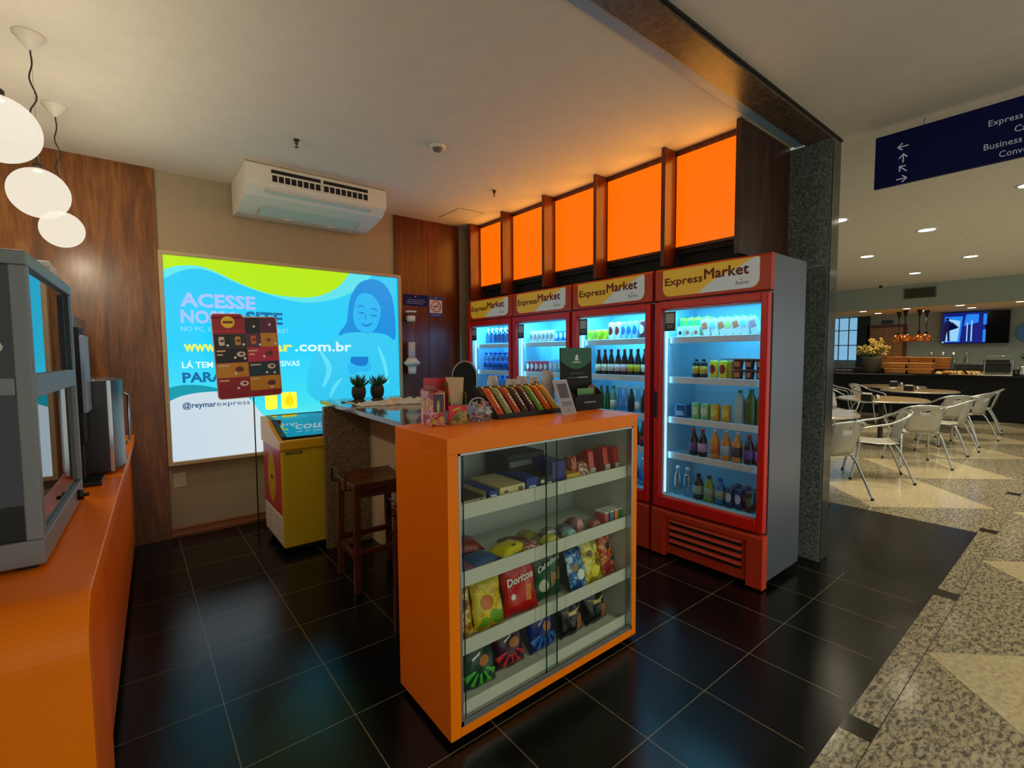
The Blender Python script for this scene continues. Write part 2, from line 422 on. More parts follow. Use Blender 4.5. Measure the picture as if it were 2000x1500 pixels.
# back wall of the kiosk: painted field between two walnut claddings
struct('wall_back', Bx(-1.6, 3.8, YB, YB+.1, 0, ZC), WALLP)
struct('trim_4', Bx(-1.6, .205, YB-.028, YB, 0, ZC), WOODL, bevel=.003)
m = MB(); m.box(2.232, 2.62, YB-.02, YB, 0, ZC)
m.box(2.624, 3.03, YB-.02, YB, 0, ZC)
struct('trim_5', m, WOODR, bevel=.002)
struct('baseboard_back', MB().box(.205, 2.232, YB-.018, YB, 0, .085).box(.205, 2.232, YB-.026, YB, .02, .03).box(.205, 2.232, YB-.024, YB, .07, .08),
       wood('baseboard timber', (110, 60, 30), (150, 90, 48), (170, 108, 60), scale=(1, 9, 9)), bevel=.003)
struct('wall_right', Bx(3.8, 3.9, 1.6, YB+.1, 0, ZC), mat('dark back panel', (40, 34, 30), .7))
struct('wall_left', Bx(-1.7, -1.6, -3, YB+.1, 0, ZC), WALLP)
# granite clad pillar: rough face towards the kiosk, polished edge towards the hall
m = MB(); m.box(3.80, 3.96, 1.235, 1.60, 0, ZC-.02)
m.box(3.795, 3.80, 1.243, 1.592, 0, ZC-.02, 1)
m.box(3.81, 3.95, 1.229, 1.235, .004, ZC-.03, 2)
struct('wall_pillar', m, [GRPIL, GRPIL, GRPOL])

# ---- hall shell
XB = 16.0
struct('wall_hall_bulkhead', Bx(13.5, 13.6, -3, 8, 2.49, ZC+.06), WALLH)
struct('ceiling', Bx(13.6, XB, -3, 8, 2.49, 2.55), mat('soffit paint with warm glow', (226, 196, 140), .85))  # warm lamp light on the soffit is put into its paint colour
struct('wall_hall_far', Bx(XB, XB+.1, -3, 8, 0, 3.0), WALLH)
struct('wall_hall_left', Bx(5.0, XB, 8, 8.1, 0, 3.0), WALLH)

# ================================================================== FRIDGES
XF = 3.040; FW = .812
def make_fridge():
    t = thing('drinks_fridge', '', 'fridge')
    D = .535
    m = MB(); z0, z1 = .05, 2.11
    m.box(.045, D, 0, .035, z0, z1); m.box(.045, D, FW-.035, FW, z0, z1)
    m.box(D-.03, D, .035, FW-.035, z0, z1); m.box(.045, D-.03, .035, FW-.035, 1.86, z1); m.box(.045, D-.03, .035, FW-.035, z0, .43)
    m.build('cabinet_body', GREYS, t, bevel=.004)
    m = MB(); m.box(.047, D-.031, .036, .046, .431, 1.859); m.box(.047, D-.031, FW-.046, FW-.036, .431, 1.859)
    m.box(D-.045, D-.031, .046, FW-.046, .431, 1.859); m.box(.047, D-.045, .046, FW-.046, 1.845, 1.859); m.box(.047, D-.045, .046, FW-.046, .431, .445)
    m.box(D-.06, D-.045, .25, .55, 1.46, 1.58)
    m.build('inner_liner', LINER, t)
    # header
    m = MB(); m.prism([(.0, 1.885), (.045, 1.885), (.045, 2.11), (.012, 2.11), (0, 2.09)], 'y', 0, FW)
    h = m.build('header', REDP, t, bevel=.006)
    sg = flat('sign_face', rrect(.075, .745, .0, .185, .05, corners=(1, 1, .35, .1)), (-.002, 0, 1.908), (0, -1, 0), (0, 0, 1), mat('sign yellow', (226, 186, 52), .35, emit=(226, 186, 52), es=.25), h) if 0 else None
    O = (-.003, FW, 1.908); U = (0, -1, 0); V = (0, 0, 1)
    m = MB(); N = Vector(U).cross(Vector(V))
    pl = rrect(.065, .745, 0, .187, .055, corners=(1, 1, .3, .15))
    bk = MB().add([Vector(O)+Vector(U)*p[0]+Vector(V)*p[1] for p in pl] + [Vector(O)+Vector((.004, 0, 0))+Vector(U)*p[0]+Vector(V)*p[1] for p in pl],
                  [list(range(len(pl)))]+[(i, i+len(pl), (i+1) % len(pl)+len(pl), (i+1) % len(pl)) for i in range(len(pl))])
    sgn = bk.build('sign_face', emitter('backlit sign yellow', (222, 172, 44), .34), h)
    wv = [(.34, 0), (.69, 0), (.72, .008), (.738, .03), (.745, .06), (.745, .175), (.735, .187), (.70, .180), (.64, .150), (.56, .115), (.48, .09), (.42, .06), (.37, .025)]
    flat('sign_wave', wv, O, U, V, emitter('backlit sign white', (196, 200, 190), .34), sgn, .001)
    MAR = mat('maroon ink', (116, 22, 16), .5)
    text('Express', (-.003, FW-.085, 1.985), U, V, .052, MAR, sgn, w=.285, heavy=.0022, lift=.003)
    text('Market', (-.003, FW-.385, 1.998), U, V, .066, MAR, sgn, w=.295, heavy=.003, lift=.003)
    text('by', (-.003, FW-.625, 1.962), U, V, .014, BLACK, sgn, lift=.003)
    text('Reymar', (-.003, FW-.60, 1.935), U, V, .024, mat('dark blue ink', (30, 50, 70), .5), sgn, w=.085, lift=.003)
    # door
    y0, y1, za, zb = .003, FW-.008, .372, 1.872
    gy0, gy1, gz0, gz1 = .048, FW-.062, .45, 1.818
    m = MB()
    m.box(-.02, .03, y0, gy0, za, zb); m.box(-.02, .03, gy1, y1, za, zb); m.box(-.02, .03, gy0, gy1, za, gz0); m.box(-.02, .03, gy0, gy1, gz1, zb)
    d = m.build('door', RED, t, bevel=.007)
    Bx(.0, .008, gy0-.004, gy1+.004, gz0-.004, gz1+.004).build('pane', GLASS, d)
    m = MB(); m.box(.012, .024, gy0, gy0+.012, gz0, gz1); m.box(.012, .024, gy1-.012, gy1, gz0, gz1); m.box(.012, .024, gy0, gy1, gz1-.012, gz1)
    m.box(.012, .024, gy0, gy1, gz0, gz0+.01)
    m.build('glass_spacer', mat('pale door gasket', (190, 214, 226), .4), d)
    Bx(-.028, -.015, gy1+.022, gy1+.045, 1.03, 1.225).build('handle', BLACK, d, bevel=.005)
    k = Bx(-.0012, .0, gy1-.108, gy1-.018, 1.662, 1.80).build('sticker', mat('dark sticker', (26, 34, 50), .4), d)
    flat('sticker_panel', rect(.010, .080, .055, .125), (-.0014, gy1-.018, 1.662), (0, -1, 0), (0, 0, 1), mat('sticker white', (176, 186, 190), .5), k, .0006)
    flat('sticker_text', [rect(.02, .07, .035, .040), rect(.025, .065, .022, .026)], (-.0014, gy1-.018, 1.662), (0, -1, 0), (0, 0, 1), mat('sticker white', (176, 186, 190), .5), k, .0006)
    # kick panel
    m = MB(); pr = [(.045, .352), (-.01, .352), (-.02, .338), (-.02, .30), (-.004, .285), (-.004, .03), (.045, .03)]
    m.prism(pr, 'y', .10, FW-.11)
    for a, b in ((0, .10), (FW-.11, FW-.002)):
        m.prism([(.045, .355), (-.012, .355), (-.022, .34), (-.022, .01), (.045, .01)], 'y', a, b)
    kp = m.build('kick_panel', REDP, t, bevel=.01)
    for q in range(4):
        z = .10+q*.05
        Bx(-.012, .0, .135, FW-.15, z+.004, z+.026).build('vent_slot', BLACKM, kp)
        MB().prism([(-.022, z+.026), (-.004, z+.05), (-.004, z+.026)], 'y', .135, FW-.15).build('louvre', REDP, kp, bevel=.003)
    # shelves
    for z in SHZ[:-1]:
        m = MB()
        m.tube([(.10, y_, z-.006) for y_ in (.048, FW-.048)], .004, 6); m.tube([(.48, y_, z-.006) for y_ in (.048, FW-.048)], .004, 6)
        for q in range(24):
            y_ = .06+q*(FW-.12)/23; m.tube([(.09, y_, z-.003), (.485, y_, z-.003)], .0022, 5)
        s_ = m.build('shelf', SHELFW, t)
        MB().box(.082, .094, .05, FW-.06, z-.040, z+.008).build('shelf_lip', SHELFW, s_, bevel=.004)
    m = MB(); m.box(.06, .075, FW-.062, FW-.048, .46, 1.835)
    m.build('lamp_strip', LED, t)
    Bx(.055, .085, .07, FW-.07, 1.832, 1.844).build('lamp_tube', LED, t)
    for q in (.05, FW-.1):
        MB().box(.06, .10, q, q+.05, .0, .05).box(.45, .49, q, q+.05, 0, .05).build('foot', BLACKM, t)
    return t
SHZ = [1.615, 1.322, 1.025, .760, .447]
fr = make_fridge()
FY = [1.290, 2.130, 2.963, 3.785]
FLAB = ['red framed glass door drinks fridge nearest the stone pillar, its grey side showing',
        'second red drinks fridge from the stone pillar, with beer bottles on its middle shelves',
        'third red drinks fridge from the stone pillar, half hidden by the green card stand',
        'leftmost and farthest red drinks fridge, filled with water bottles']
for y, l in zip(FY, FLAB):
    f = place(fr, (XF, y, 0), 0, l, 'upright drinks fridges in a row')
    area('fridge_light', (.10, FW/2, 1.82), (.45, 0, -1), .6, .05, 5.4, (.10, .62, 1.0), f)
    area('fridge_light', (.085, FW-.075, 1.15), (.35, -1, 0),   .04, 1.3, .7, (.12, .64, 1.0), f)
    area('fridge_light', (.085, .06, 1.15), (.35, 1, 0), .04, 1.3, .4, (.12, .64, 1.0), f)
wipe()

# ---- drinks
def can(label, cat, band, top=(200, 204, 204), r=.031, h=.118, emblem=None):
    t = thing('drink_can', label, cat)
    MB().lathe([(r*.75, 0), (r*.97, .008), (r, .016), (r, h-.014), (r*.8, h-.002)], n=18).build('can_body', band, t)
    MB().lathe([(r*.8, h-.003), (r*.82, h), (r*.74, h-.001), (r*.7, h-.004), (1e-5, h-.004)], n=18).build('can_lid', ALU, t)
    if emblem is not None:
        m = MB(); k = 7
        for i in range(k):      # emblem wrapped round the front (towards -x)
            a0 = math.pi-.75+i*1.5/k; a1 = a0+1.5/k
            hh = math.sqrt(max(0.02, 1-((i+.5)/k*2-1)**2))*h*.24
            rr = r+.0007
            m.add([(rr*math.cos(a0), rr*math.sin(a0), h*.52-hh), (rr*math.cos(a1), rr*math.sin(a1), h*.52-hh), (rr*math.cos(a1), rr*math.sin(a1), h*.52+hh), (rr*math.cos(a0), rr*math.sin(a0), h*.52+hh)], [(0, 1, 2, 3)])
        m.build('printed_emblem', emblem, t)
    return t
def bottle(label, bmat, cap, lab=None, r=.033, h=.21, neck=.4, cat='bottle', liquid=None):
    t = thing('bottle', label, cat)
    zs = h*(1-neck)
    MB().lathe([(r*.85, 0), (r, .008), (r, zs*.55), (r*.97, zs*.75), (r*.98, zs), (r*.72, zs+(h-zs)*.35), (r*.42, zs+(h-zs)*.62), (r*.38, h-.012), (r*.38, h-.01)], n=16).build('bottle_body', bmat, t)
    MB().lathe([(r*.43, h-.016), (r*.43, h), (r*.36, h+.002)], n=12).build('cap', cap, t)
    if lab is not None:
        MB().lathe([(r*1.015, zs*.32), (r*1.015, zs*.86)], n=16).build('bottle_label', lab, t)
    if liquid is not None:
        MB().lathe([(r*.8, .004), (r*.92, .01), (r*.92, zs*.95), (r*.7, zs+(h-zs)*.2)], n=12).build('drink', liquid, t)
    return t
def carton(label, body, cap, emblem, w=.055, h=.10, d=.055, cat='carton', gable=True, rest=None):
    t = thing('drink_carton', label, cat)
    m = MB(); m.box(-d/2, d/2, -w/2, w/2, 0, h*.84)
    m.prism([(-w/2, h*.84), (w/2, h*.84), (w/2*.9, h*.97), (-w/2*.9, h*.97)], 'x', -d/2, d/2*.3)
    m.build('carton_body', body, t, bevel=.002)
    if cap is not None: MB().lathe([(.011, h*.9), (.012, h*1.06), (.009, h*1.07)], (-d*.12, 0, 0), 12).build('cap', cap, t)
    if emblem is not None: flat('printed_panel', emblem[1], (-d/2-.0005, w/2, 0), (0, -1, 0), (0, 0, 1), emblem[0], t, .0004)
    return t
def FP(i, y, z, dx=.145):          # world point on a shelf of fridge i (y is a world value)
    return (XF+dx, y, z+.0005)
K = mat
cW = K('can white', (226, 230, 226), .3); cY = K('can yellow', (226, 206, 34), .3); cG = K('can green', (120, 186, 120), .3)
blk = K('ink black', (20, 20, 22), .4); dkred = K('ink dark red', (146, 22, 26), .4); ivory = K('ink ivory', (226, 214, 190), .5)
purple = K('ink purple', (96, 60, 120), .4); blueI = K('ink blue', (40, 100, 190), .4); grn = K('ink green', (40, 120, 60), .4); orI = K('ink orange', (226, 130, 40), .4)
WATER = PET; WATERD = K('deep blue plastic', (26, 110, 206), .2)
CLEARB = glass('clear bottle', (214, 228, 230), gloss=.14); GREENB = K('green glass', (30, 96, 44), .1); BROWNB = K('brown black glass', (34, 20, 16), .08)
COLA = K('dark grape drink', (34, 18, 30), .12); OJ = K('orange drink', (226, 136, 20), .15); LIMEB = K('lime sport drink', (120, 150, 20), .2); BLUB = K('blue sport drink', (20, 110, 170), .2)
capB = K('blue cap', (20, 70, 190), .4); capW = K('white cap', (226, 226, 220), .4); capR = K('red cap', (190, 30, 30), .4); capG = K('green cap', (30, 110, 50), .4); capK = K('black cap', (20, 20, 20), .4)
F4n = 'the pillar-side fridge'; F3n = 'the second fridge'; F2n = 'the third fridge'; F1n = 'the farthest fridge'

# fridge nearest the pillar, top shelf
for y, mt, w_ in ((1.971, (K('bulb ink', (40, 36, 34), .4)), 'a dark emblem, left one'), (1.913, orI, 'an orange emblem, middle one'), (1.846, K('amber ink', (206, 116, 40), .4), 'an orange emblem, right one')):
    o = carton('small carton with %s, top shelf of %s' % (w_, F4n), cW, None, (mt, [circ(.026, .035, .013)]), w=.05, h=.085, d=.05); o.location = FP(0, y, 1.615)
proto = carton('', K('carton yellow green', (170, 196, 60), .4), capG, (K('carton leaf green', (40, 150, 80), .4), [rect(.003, .052, .09, .125)]), w=.055, h=.15)
for y in (1.985, 1.925, 1.865, 1.80):
    place(proto, FP(0, y, 1.615, .21), 0, 'tall yellow green carton behind the small white cartons, '+F4n, 'yellow and green cartons at the back')
for i, (y, c, w_) in enumerate(((1.747, K('peach panel', (226, 120, 80), .5), 'peach'), (1.686, K('sky panel', (150, 206, 226), .5), 'blue'), (1.628, K('peach panel', (226, 120, 80), .5), 'peach'), (1.58, K('lemon panel', (206, 216, 120), .5), 'lemon'),
                            (1.528, K('peach panel', (226, 120, 80), .5), 'peach'), (1.478, K('sky panel', (150, 206, 226), .5), 'blue'), (1.416, K('rose panel', (206, 150, 160), .5), 'rose'))):
    o = carton('leaning %s juice carton, %s on the top shelf of %s' % (w_, ['first from the left', 'second from the left', 'third from the left', 'in the middle', 'third from the right', 'second from the right', 'rightmost'][i], F4n),
               cW, capG, (c, [rect(.006, .044, .05, .095)]), w=.05, h=.125, d=.05)
    o.location = FP(0, y+.012, 1.6235, .145); o.rotation_euler = (R(-17), 0, 0); o['group'] = 'leaning juice cartons'
# shelf 2
for i, y in enumerate((1.852, 1.795)):
    b_ = bottle('squat black bottle, %s one of two on the second shelf of %s' % (('left', 'right')[i], F4n), blk, capK, K('gold ink', (206, 160, 30), .4), r=.027, h=.135, neck=.25); b_.location = FP(0, y, 1.322)
    b_['group'] = 'squat black bottles'
yc = can('', 'can', cY, emblem=dkred, r=.031, h=.13)
for i, y in enumerate((1.716, 1.645)):
    place(yc, FP(0, y, 1.322), 0, 'yellow can with red emblem, %s of two, second shelf of %s' % (('left', 'right')[i], F4n), 'yellow cans')
o = can('olive yellow can just left of the brown dessert cups in '+F4n, 'can', K('olive can', (150, 140, 30), .3), r=.029, h=.13); o.location = FP(0, 1.585, 1.322)
def cup_(label):
    t = thing('dessert_cup', label, 'cup')
    MB().lathe([(.024, 0), (.033, .06), (.035, .062), (.035, .066)], n=18).build('cup_body', K('cocoa cup', (92, 44, 34), .4), t)
    MB().lathe([(.0354, .062), (.0354, .069), (.03, .070)], n=18).build('lid', K('cup lid', (150, 84, 60), .35), t)
    m = MB()
    for i in range(5):
        a0 = math.pi-.6+i*.24; a1 = a0+.24
        m.add([(.0285*math.cos(a0), .0285*math.sin(a0), .018), (.0285*math.cos(a1), .0285*math.sin(a1), .018), (.0335*math.cos(a1), .0335*math.sin(a1), .05), (.0335*math.cos(a0), .0335*math.sin(a0), .05)], [(0, 1, 2, 3)])
    m.build('printed_band', K('cup band', (214, 130, 90), .4), t)
    return t
cp = cup_('')
for k, z in enumerate((1.322, 1.3925)):
    for i, y in enumerate((1.535, 1.462, 1.390)):
        place(cp, (XF+.125, y, z+.0005), 0, 'brown dessert cup, %s in the %s layer, second shelf of %s' % (('left', 'middle', 'right')[i], ('lower', 'upper')[k], F4n), 'stacked dessert cups')
# shelf 3
o = thing('drink_pack', 'low blue wrapped pack left of the cans on the third shelf of '+F4n, 'drink pack', FP(0, 1.95, 1.025, .16))
Bx(-.06, .06, -.045, .045, 0, .105).build('wrapped_block', K('blue shrink wrap', (30, 84, 140), .15), o, bevel=.012)
MB().box(-.061, -.06, -.03, .03, .02, .055).build('printed_band', K('pale blue ink', (120, 180, 210), .4), o)
for i, (y, b_, e_, w_) in enumerate(((1.846, cG, K('pale green can', (206, 220, 190), .3), 'green and white can, left'), (1.775, cG, K('pale green can', (206, 220, 190), .3), 'green and white can, right'),
                                     (1.70, K('amber can', (206, 160, 26), .3), K('amber band', (226, 206, 90), .3), 'amber can, left'), (1.622, K('amber can', (206, 160, 26), .3), K('amber band', (226, 206, 90), .3), 'amber can, right'))):
    o = can('%s one of two, third shelf of %s' % (w_, F4n), 'can', b_, emblem=e_, r=.033, h=.122); o.location = FP(0, y, 1.025); o['group'] = 'green and amber cans'
o = bottle('tall pale translucent bottle right of the amber cans in '+F4n, K('milky plastic', (166, 186, 176), .25), capG, None, r=.036, h=.225, neck=.32); o.location = FP(0, 1.53, 1.025)
for i, y in enumerate((1.455, 1.385)):
    o = bottle('large green bottle, %s of two, right end of third shelf, %s' % (('left', 'right')[i], F4n), GREENB, capG, None, r=.037, h=.235, neck=.34); o.location = FP(0, y, 1.025)
# shelf 4
for i, (y, b_, l_, w_) in enumerate(((1.863, COLA, purple, 'dark grape drink bottle with pink label, leftmost'), (1.793, COLA, K('pink label', (190, 150, 190), .5), 'dark grape drink bottle with pale label, second from left'),
        (1.700, OJ, K('orange label', (206, 110, 20), .4), 'orange juice bottle with orange label'), (1.620, OJ, K('grey label', (170, 180, 190), .5), 'orange juice bottle with grey label'), (1.542, OJ, K('brown label', (80, 40, 24), .5), 'orange juice bottle with brown label'),
        (1.462, COLA, purple, 'dark bottle with purple label, second from the right'), (1.392, COLA, K('violet label', (120, 84, 170), .5), 'dark bottle with violet label, rightmost'))):
    o = bottle('%s, fourth shelf of %s' % (w_, F4n), b_, capR if b_ is COLA else capW, l_, r=.033, h=.195 if b_ is COLA else .21, neck=.42); o.location = FP(0, y, .760); o['group'] = 'juice bottles'
# bottom
for i, (y, b_, c_, l_, w_, r_, h_) in enumerate(((1.985, CLEARB, capW, None, 'clear water bottle, leftmost', .031, .21), (1.905, CLEARB, capW, None, 'clear water bottle, second from the left', .031, .21),
        (1.820, K('black sport bottle', (22, 34, 26), .3), capK, K('thin pale label', (150, 160, 140), .5), 'black sport drink bottle', .036, .18), (1.737, LIMEB, capK, K('thin pale label', (150, 160, 140), .5), 'lime sport drink bottle', .036, .18),
        (1.655, BLUB, capB, K('thin pale label', (150, 160, 140), .5), 'blue sport drink bottle', .036, .18))):
    o = bottle('%s on the floor of %s' % (w_, F4n), b_, c_, l_, r=r_, h=h_, neck=.36); o.location = FP(0, y, .447)
ec = can('', 'can', K('navy can', (34, 50, 110), .25), emblem=K('silver ink', (190, 196, 210), .3), r=.027, h=.135)
for row in range(3):
    for i, y in enumerate((1.580, 1.515)):
        place(ec, (XF+.13+row*.062, y, .4475), 0, 'slim navy can, %s column, %s row, floor of %s' % (('left', 'right')[i], ('front', 'middle', 'back')[row], F4n), 'slim navy cans')
kc = can('', 'can', K('black can', (20, 20, 20), .25), emblem=K('green grey claw', (84, 104, 70), .3), r=.032, h=.135)
for row in range(3):
    place(kc, (XF+.13+row*.068, 1.440, .4475), 0, 'black can, %s one by the right wall inside %s' % (('front', 'middle', 'back')[row], F4n), 'black cans')
# second fridge
pc = can('', 'can', cY, emblem=K('lime ink', (150, 196, 20), .3), r=.036, h=.095)
for i, y in enumerate((2.855, 2.778, 2.702)):
    place(pc, FP(1, y, 1.615), 0, 'short yellow can, %s of three, top shelf of %s' % (('left', 'middle', 'right')[i], F3n), 'short yellow cans')
wc = can('', 'can', cW, emblem=dkred, r=.031, h=.15)
for i, y in enumerate((2.620, 2.553)):
    place(wc, FP(1, y, 1.615), 0, 'tall white can with red emblem, %s of two, top shelf of %s' % (('left', 'right')[i], F3n), 'tall white cans')
bc = can('', 'can', K('ice blue can', (150, 200, 216), .3), emblem=blueI, r=.029, h=.148)
for i, y in enumerate((2.492, 2.435, 2.377)):
    place(bc, FP(1, y, 1.615), 0, 'tall ice blue can, %s of three on the top shelf of %s' % (('left', 'middle', 'right')[i], F3n), 'tall ice blue cans')
for i, y in enumerate((2.310, 2.245)):
    o = can('dark red can, %s of two at the right of the top shelf, %s' % (('left', 'right')[i], F3n), 'can', K('wine can', (120, 40, 50), .3), emblem=cW, r=.030, h=.15); o.location = FP(1, y, 1.615)
labs = [(2.767, 'ivory', 'first'), (2.697, 'ivory', 'second'), (2.629, 'ivory', 'third'), (2.556, 'white and red', 'fourth'), (2.490, 'white and red', 'fifth'), (2.426, 'yellow', 'sixth'), (2.358, 'yellow', 'seventh'), (2.290, 'white', 'eighth')]
LM = {'ivory': ivory, 'white and red': K('red white label', (226, 200, 196), .5), 'yellow': K('yellow label', (216, 190, 40), .5), 'white': cW}
for y, l_, w_ in labs:
    o = bottle('beer bottle with %s label, %s from the left, second shelf, %s' % (l_, w_, F3n), BROWNB, capR if 'red' in l_ else capK, LM[l_], r=.030, h=.215, neck=.5); o.location = FP(1, y, 1.322); o['group'] = 'beer bottles'
for i, (y, b_, w_) in enumerate(((2.740, GREENB, 'green'), (2.672, GREENB, 'green'), (2.602, K('pale green glass', (110, 170, 130), .12), 'pale green'), (2.540, WATER, 'pale blue'), (2.478, WATER, 'pale blue'), (2.420, BROWNB, 'brown'), (2.352, CLEARB, 'clear'), (2.290, BROWNB, 'brown'))):
    o = bottle('%s glass bottle, %s from the left, third shelf, %s' % (w_, ['first', 'second', 'third', 'fourth', 'fifth', 'sixth', 'seventh', 'eighth'][i], F3n), b_, capW if i > 2 else capG, ivory if i in (2, 6) else None, r=.029, h=.205, neck=.5); o.location = FP(1, y, 1.025)
bp_ = bottle('', BROWNB, capR, dkred, r=.030, h=.2, neck=.5)
for y in (2.30, 2.37, 2.44, 2.51, 2.58):
    place(bp_, FP(1, y, .760), 0, 'brown bottle with dark red label, fourth shelf of '+F3n, 'brown bottles on the fourth shelf')
gb_ = bottle('', CLEARB, capW, blueI, r=.032, h=.22, neck=.4)
for y in (2.30, 2.375, 2.45):
    place(gb_, FP(1, y, .447), 0, 'clear bottle with blue label, floor of '+F3n, 'clear bottles on the fridge floor')
# third fridge
sc_ = can('', 'can', K('rose silver can', (214, 190, 184), .25), emblem=K('dusky ink', (150, 120, 110), .4), r=.029, h=.118)
for y in (3.637, 3.577, 3.517, 3.457, 3.397, 3.340):
    place(sc_, FP(2, y, 1.615), 0, 'rose and silver can, row of six, top shelf of '+F2n, 'rose and silver cans')
bl_ = can('', 'can', K('bright blue can', (40, 120, 210), .25), emblem=cW, r=.029, h=.118)
for y in (3.275, 3.215, 3.155, 3.095):
    place(bl_, FP(2, y, 1.615), 0, 'bright blue can, right end of top shelf, '+F2n, 'bright blue cans')
rw_ = can('', 'can', K('crimson can', (176, 30, 60), .25), emblem=cW, r=.031, h=.115)
for y in (3.690, 3.625, 3.560, 3.495, 3.430):
    place(rw_, FP(2, y, 1.322), 0, 'crimson and white can, row on second shelf of '+F2n, 'crimson and white cans')
wb_ = can('', 'can', K('pale blue can', (130, 176, 216), .25), emblem=cW, r=.031, h=.13)
for y in (3.360, 3.295, 3.230, 3.165):
    place(wb_, FP(2, y, 1.322), 0, 'pale blue can in the row right of the crimson cans in '+F2n, 'pale blue cans')
gg_ = bottle('', K('pale aqua glass', (130, 190, 190), .15), capG, None, r=.031, h=.21, neck=.45)
for y in (3.69, 3.62, 3.55, 3.48, 3.41, 3.34):
    place(gg_, FP(2, y, 1.025), 0, 'pale aqua bottle, row on third shelf of '+F2n, 'pale aqua bottles')
# farthest fridge
wt_ = bottle('', WATER, capW, None, r=.036, h=.175, neck=.35)
for k, dx in enumerate((.145, .23)):
    for y in (4.395, 4.315, 4.235, 4.155, 4.075, 3.995):
        place(wt_, FP(3, y-k*.03, 1.615, dx), 0, 'pale blue water bottle, double row, top shelf of '+F1n, 'pale water bottles')
wd_ = bottle('', WATER, capB, WATERD, r=.040, h=.20, neck=.36)
for k, dx in enumerate((.145, .24)):
    for y in (4.445, 4.355, 4.265, 4.175, 4.085, 3.995):
        place(wd_, FP(3, y-k*.03, 1.322, dx), 0, 'blue capped water bottle, double row, second shelf of '+F1n, 'blue capped water bottles')
wu_ = bottle('', WATER, capB, WATERD, r=.040, h=.24, neck=.36)
for y in (4.42, 4.33, 4.24, 4.15, 4.06):
    place(wu_, FP(3, y, 1.025), 0, 'tall blue capped water bottle, third shelf of '+F1n, 'tall water bottles')

# ================================================================== ORANGE LIGHT BOXES ABOVE THE FRIDGES
t = thing('light_box_cabinet', 'dark walnut wall cabinet with five glowing orange panels above the fridges', 'light box', (3.06, 1.5, 2.13))
# local: x 0 = divider fronts, y from 0, z from 0
HZ = ZC-2.13-.002
Bx(.0, .735, 0, .034, .008, HZ).build('end_panel', WOODD, t, bevel=.003)
EY = [.545, 1.194, 1.830, 2.465]
for y in EY: Bx(0, .155, y, y+.034, .006, HZ).build('divider', WOODR, t, bevel=.002)
Bx(.0, .20, 3.06, 3.10, .006, HZ).build('divider', WOODR, t, bevel=.002)
Bx(.20, .70, .034, 3.06, .006, HZ).build('housing', BLACKM, t)
b0 = [.034]+[y+.034 for y in EY]; b1 = EY+[3.06]
for a, b in zip(b0, b1):
    f = MB(); f.box(.135, .155, a, b, HZ-.035, HZ); f.box(.135, .155, a, b, .135, .155); f.box(.136, .155, a, a+.004, .135, HZ); f.box(.136, .155, b-.004, b, .135, HZ)
    f.build('panel_frame', WOODR, t, bevel=.002)
    p = Bx(.140, .150, a+.004, b-.004, .156, HZ-.036).build('light_panel', ORLIT, t)
    Bx(.156, .199, a+.002, b-.002, .10, HZ-.002).build('panel_box', BLACKM, t)
    area('panel_light', (.128, (a+b)/2, (.156+HZ-.036)/2), (-1, 0, 0), b-a-.06, .6, 3.0*(b-a)/.6, (1.0, .46, .08), t)

# ================================================================== BACKLIT POSTER
t = thing('backlit_poster', 'large backlit blue advertising panel in a beige frame on the back wall', 'poster', (.205, YB-.10, .618))
PW, PH = 2.055, 1.722
m = MB(); fr_ = .030
m.box(0, PW, 0, .09, 0, fr_); m.box(0, PW, 0, .09, PH-fr_, PH); m.box(0, fr_, 0, .09, fr_, PH-fr_); m.box(PW-fr_, PW, 0, .09, fr_, PH-fr_)
m.build('frame', mat('beige poster frame', (188, 168, 132), .5), t, bevel=.004)
Bx(.02, PW-.02, .05, .098, .02, PH-.02).build('backing', BLACKM, t)
PO = (0-.205, .03, -.618)     # print coordinates are world x, z
U, V = (1, 0, 0), (0, 0, 1)
def printmat(name, stops, mode='z', s=1.0):
    m = bpy.data.materials.new(name); m.use_nodes = True; nt = m.node_tree; b = nt.nodes['Principled BSDF']
    tc = nt.nodes.new('ShaderNodeTexCoord'); sp = nt.nodes.new('ShaderNodeSeparateXYZ'); nt.links.new(tc.outputs['Generated'], sp.inputs[0])
    if mode == 'z': src = sp.outputs[2]
    elif mode == 'x': src = sp.outputs[0]
    else:
        a = nt.nodes.new('ShaderNodeMath'); a.operation = 'MULTIPLY_ADD'; a.inputs[1].default_value = .5
        nt.links.new(sp.outputs[0], a.inputs[0]); b2 = nt.nodes.new('ShaderNodeMath'); b2.operation = 'MULTIPLY'; b2.inputs[1].default_value = .5
        nt.links.new(sp.outputs[2], b2.inputs[0]); nt.links.new(b2.outputs[0], a.inputs[2]); src = a.outputs[0]
    c = ramp(nt, src, stops)
    nt.links.new(c, b.inputs['Emission Color']); b.inputs['Emission Strength'].default_value = s
    b.inputs['Base Color'].default_value = (.02, .02, .02, 1); b.inputs['Roughness'].default_value = .3
    return m
ES = 1.12
art = flat('print', rect(.230, 2.232, .645, 2.313), PO, U, V, printmat('poster sky print', [(0, (120, 232, 226)), (.25, (60, 214, 232)), (.55, (0, 196, 240)), (1, (20, 190, 232))], 'z', ES), t)
def pr(name, poly, m_, lift): return flat(name, poly, PO, U, V, m_, art, lift)
gcur = smoothpts([(.230, 2.185), (.324, 2.229), (.483, 2.244), (.613, 2.200), (.784, 2.123), (.965, 2.064), (1.159, 2.043), (1.364, 2.053), (1.509, 2.104), (1.631, 2.189), (1.726, 2.313)], 4)
pcur = smoothpts([(.230, 2.117), (.396, 2.212), (.558, 2.207), (.784, 2.112), (1.158, 2.010), (1.434, 2.012), (1.736, 2.121), (1.96, 2.313)], 4)
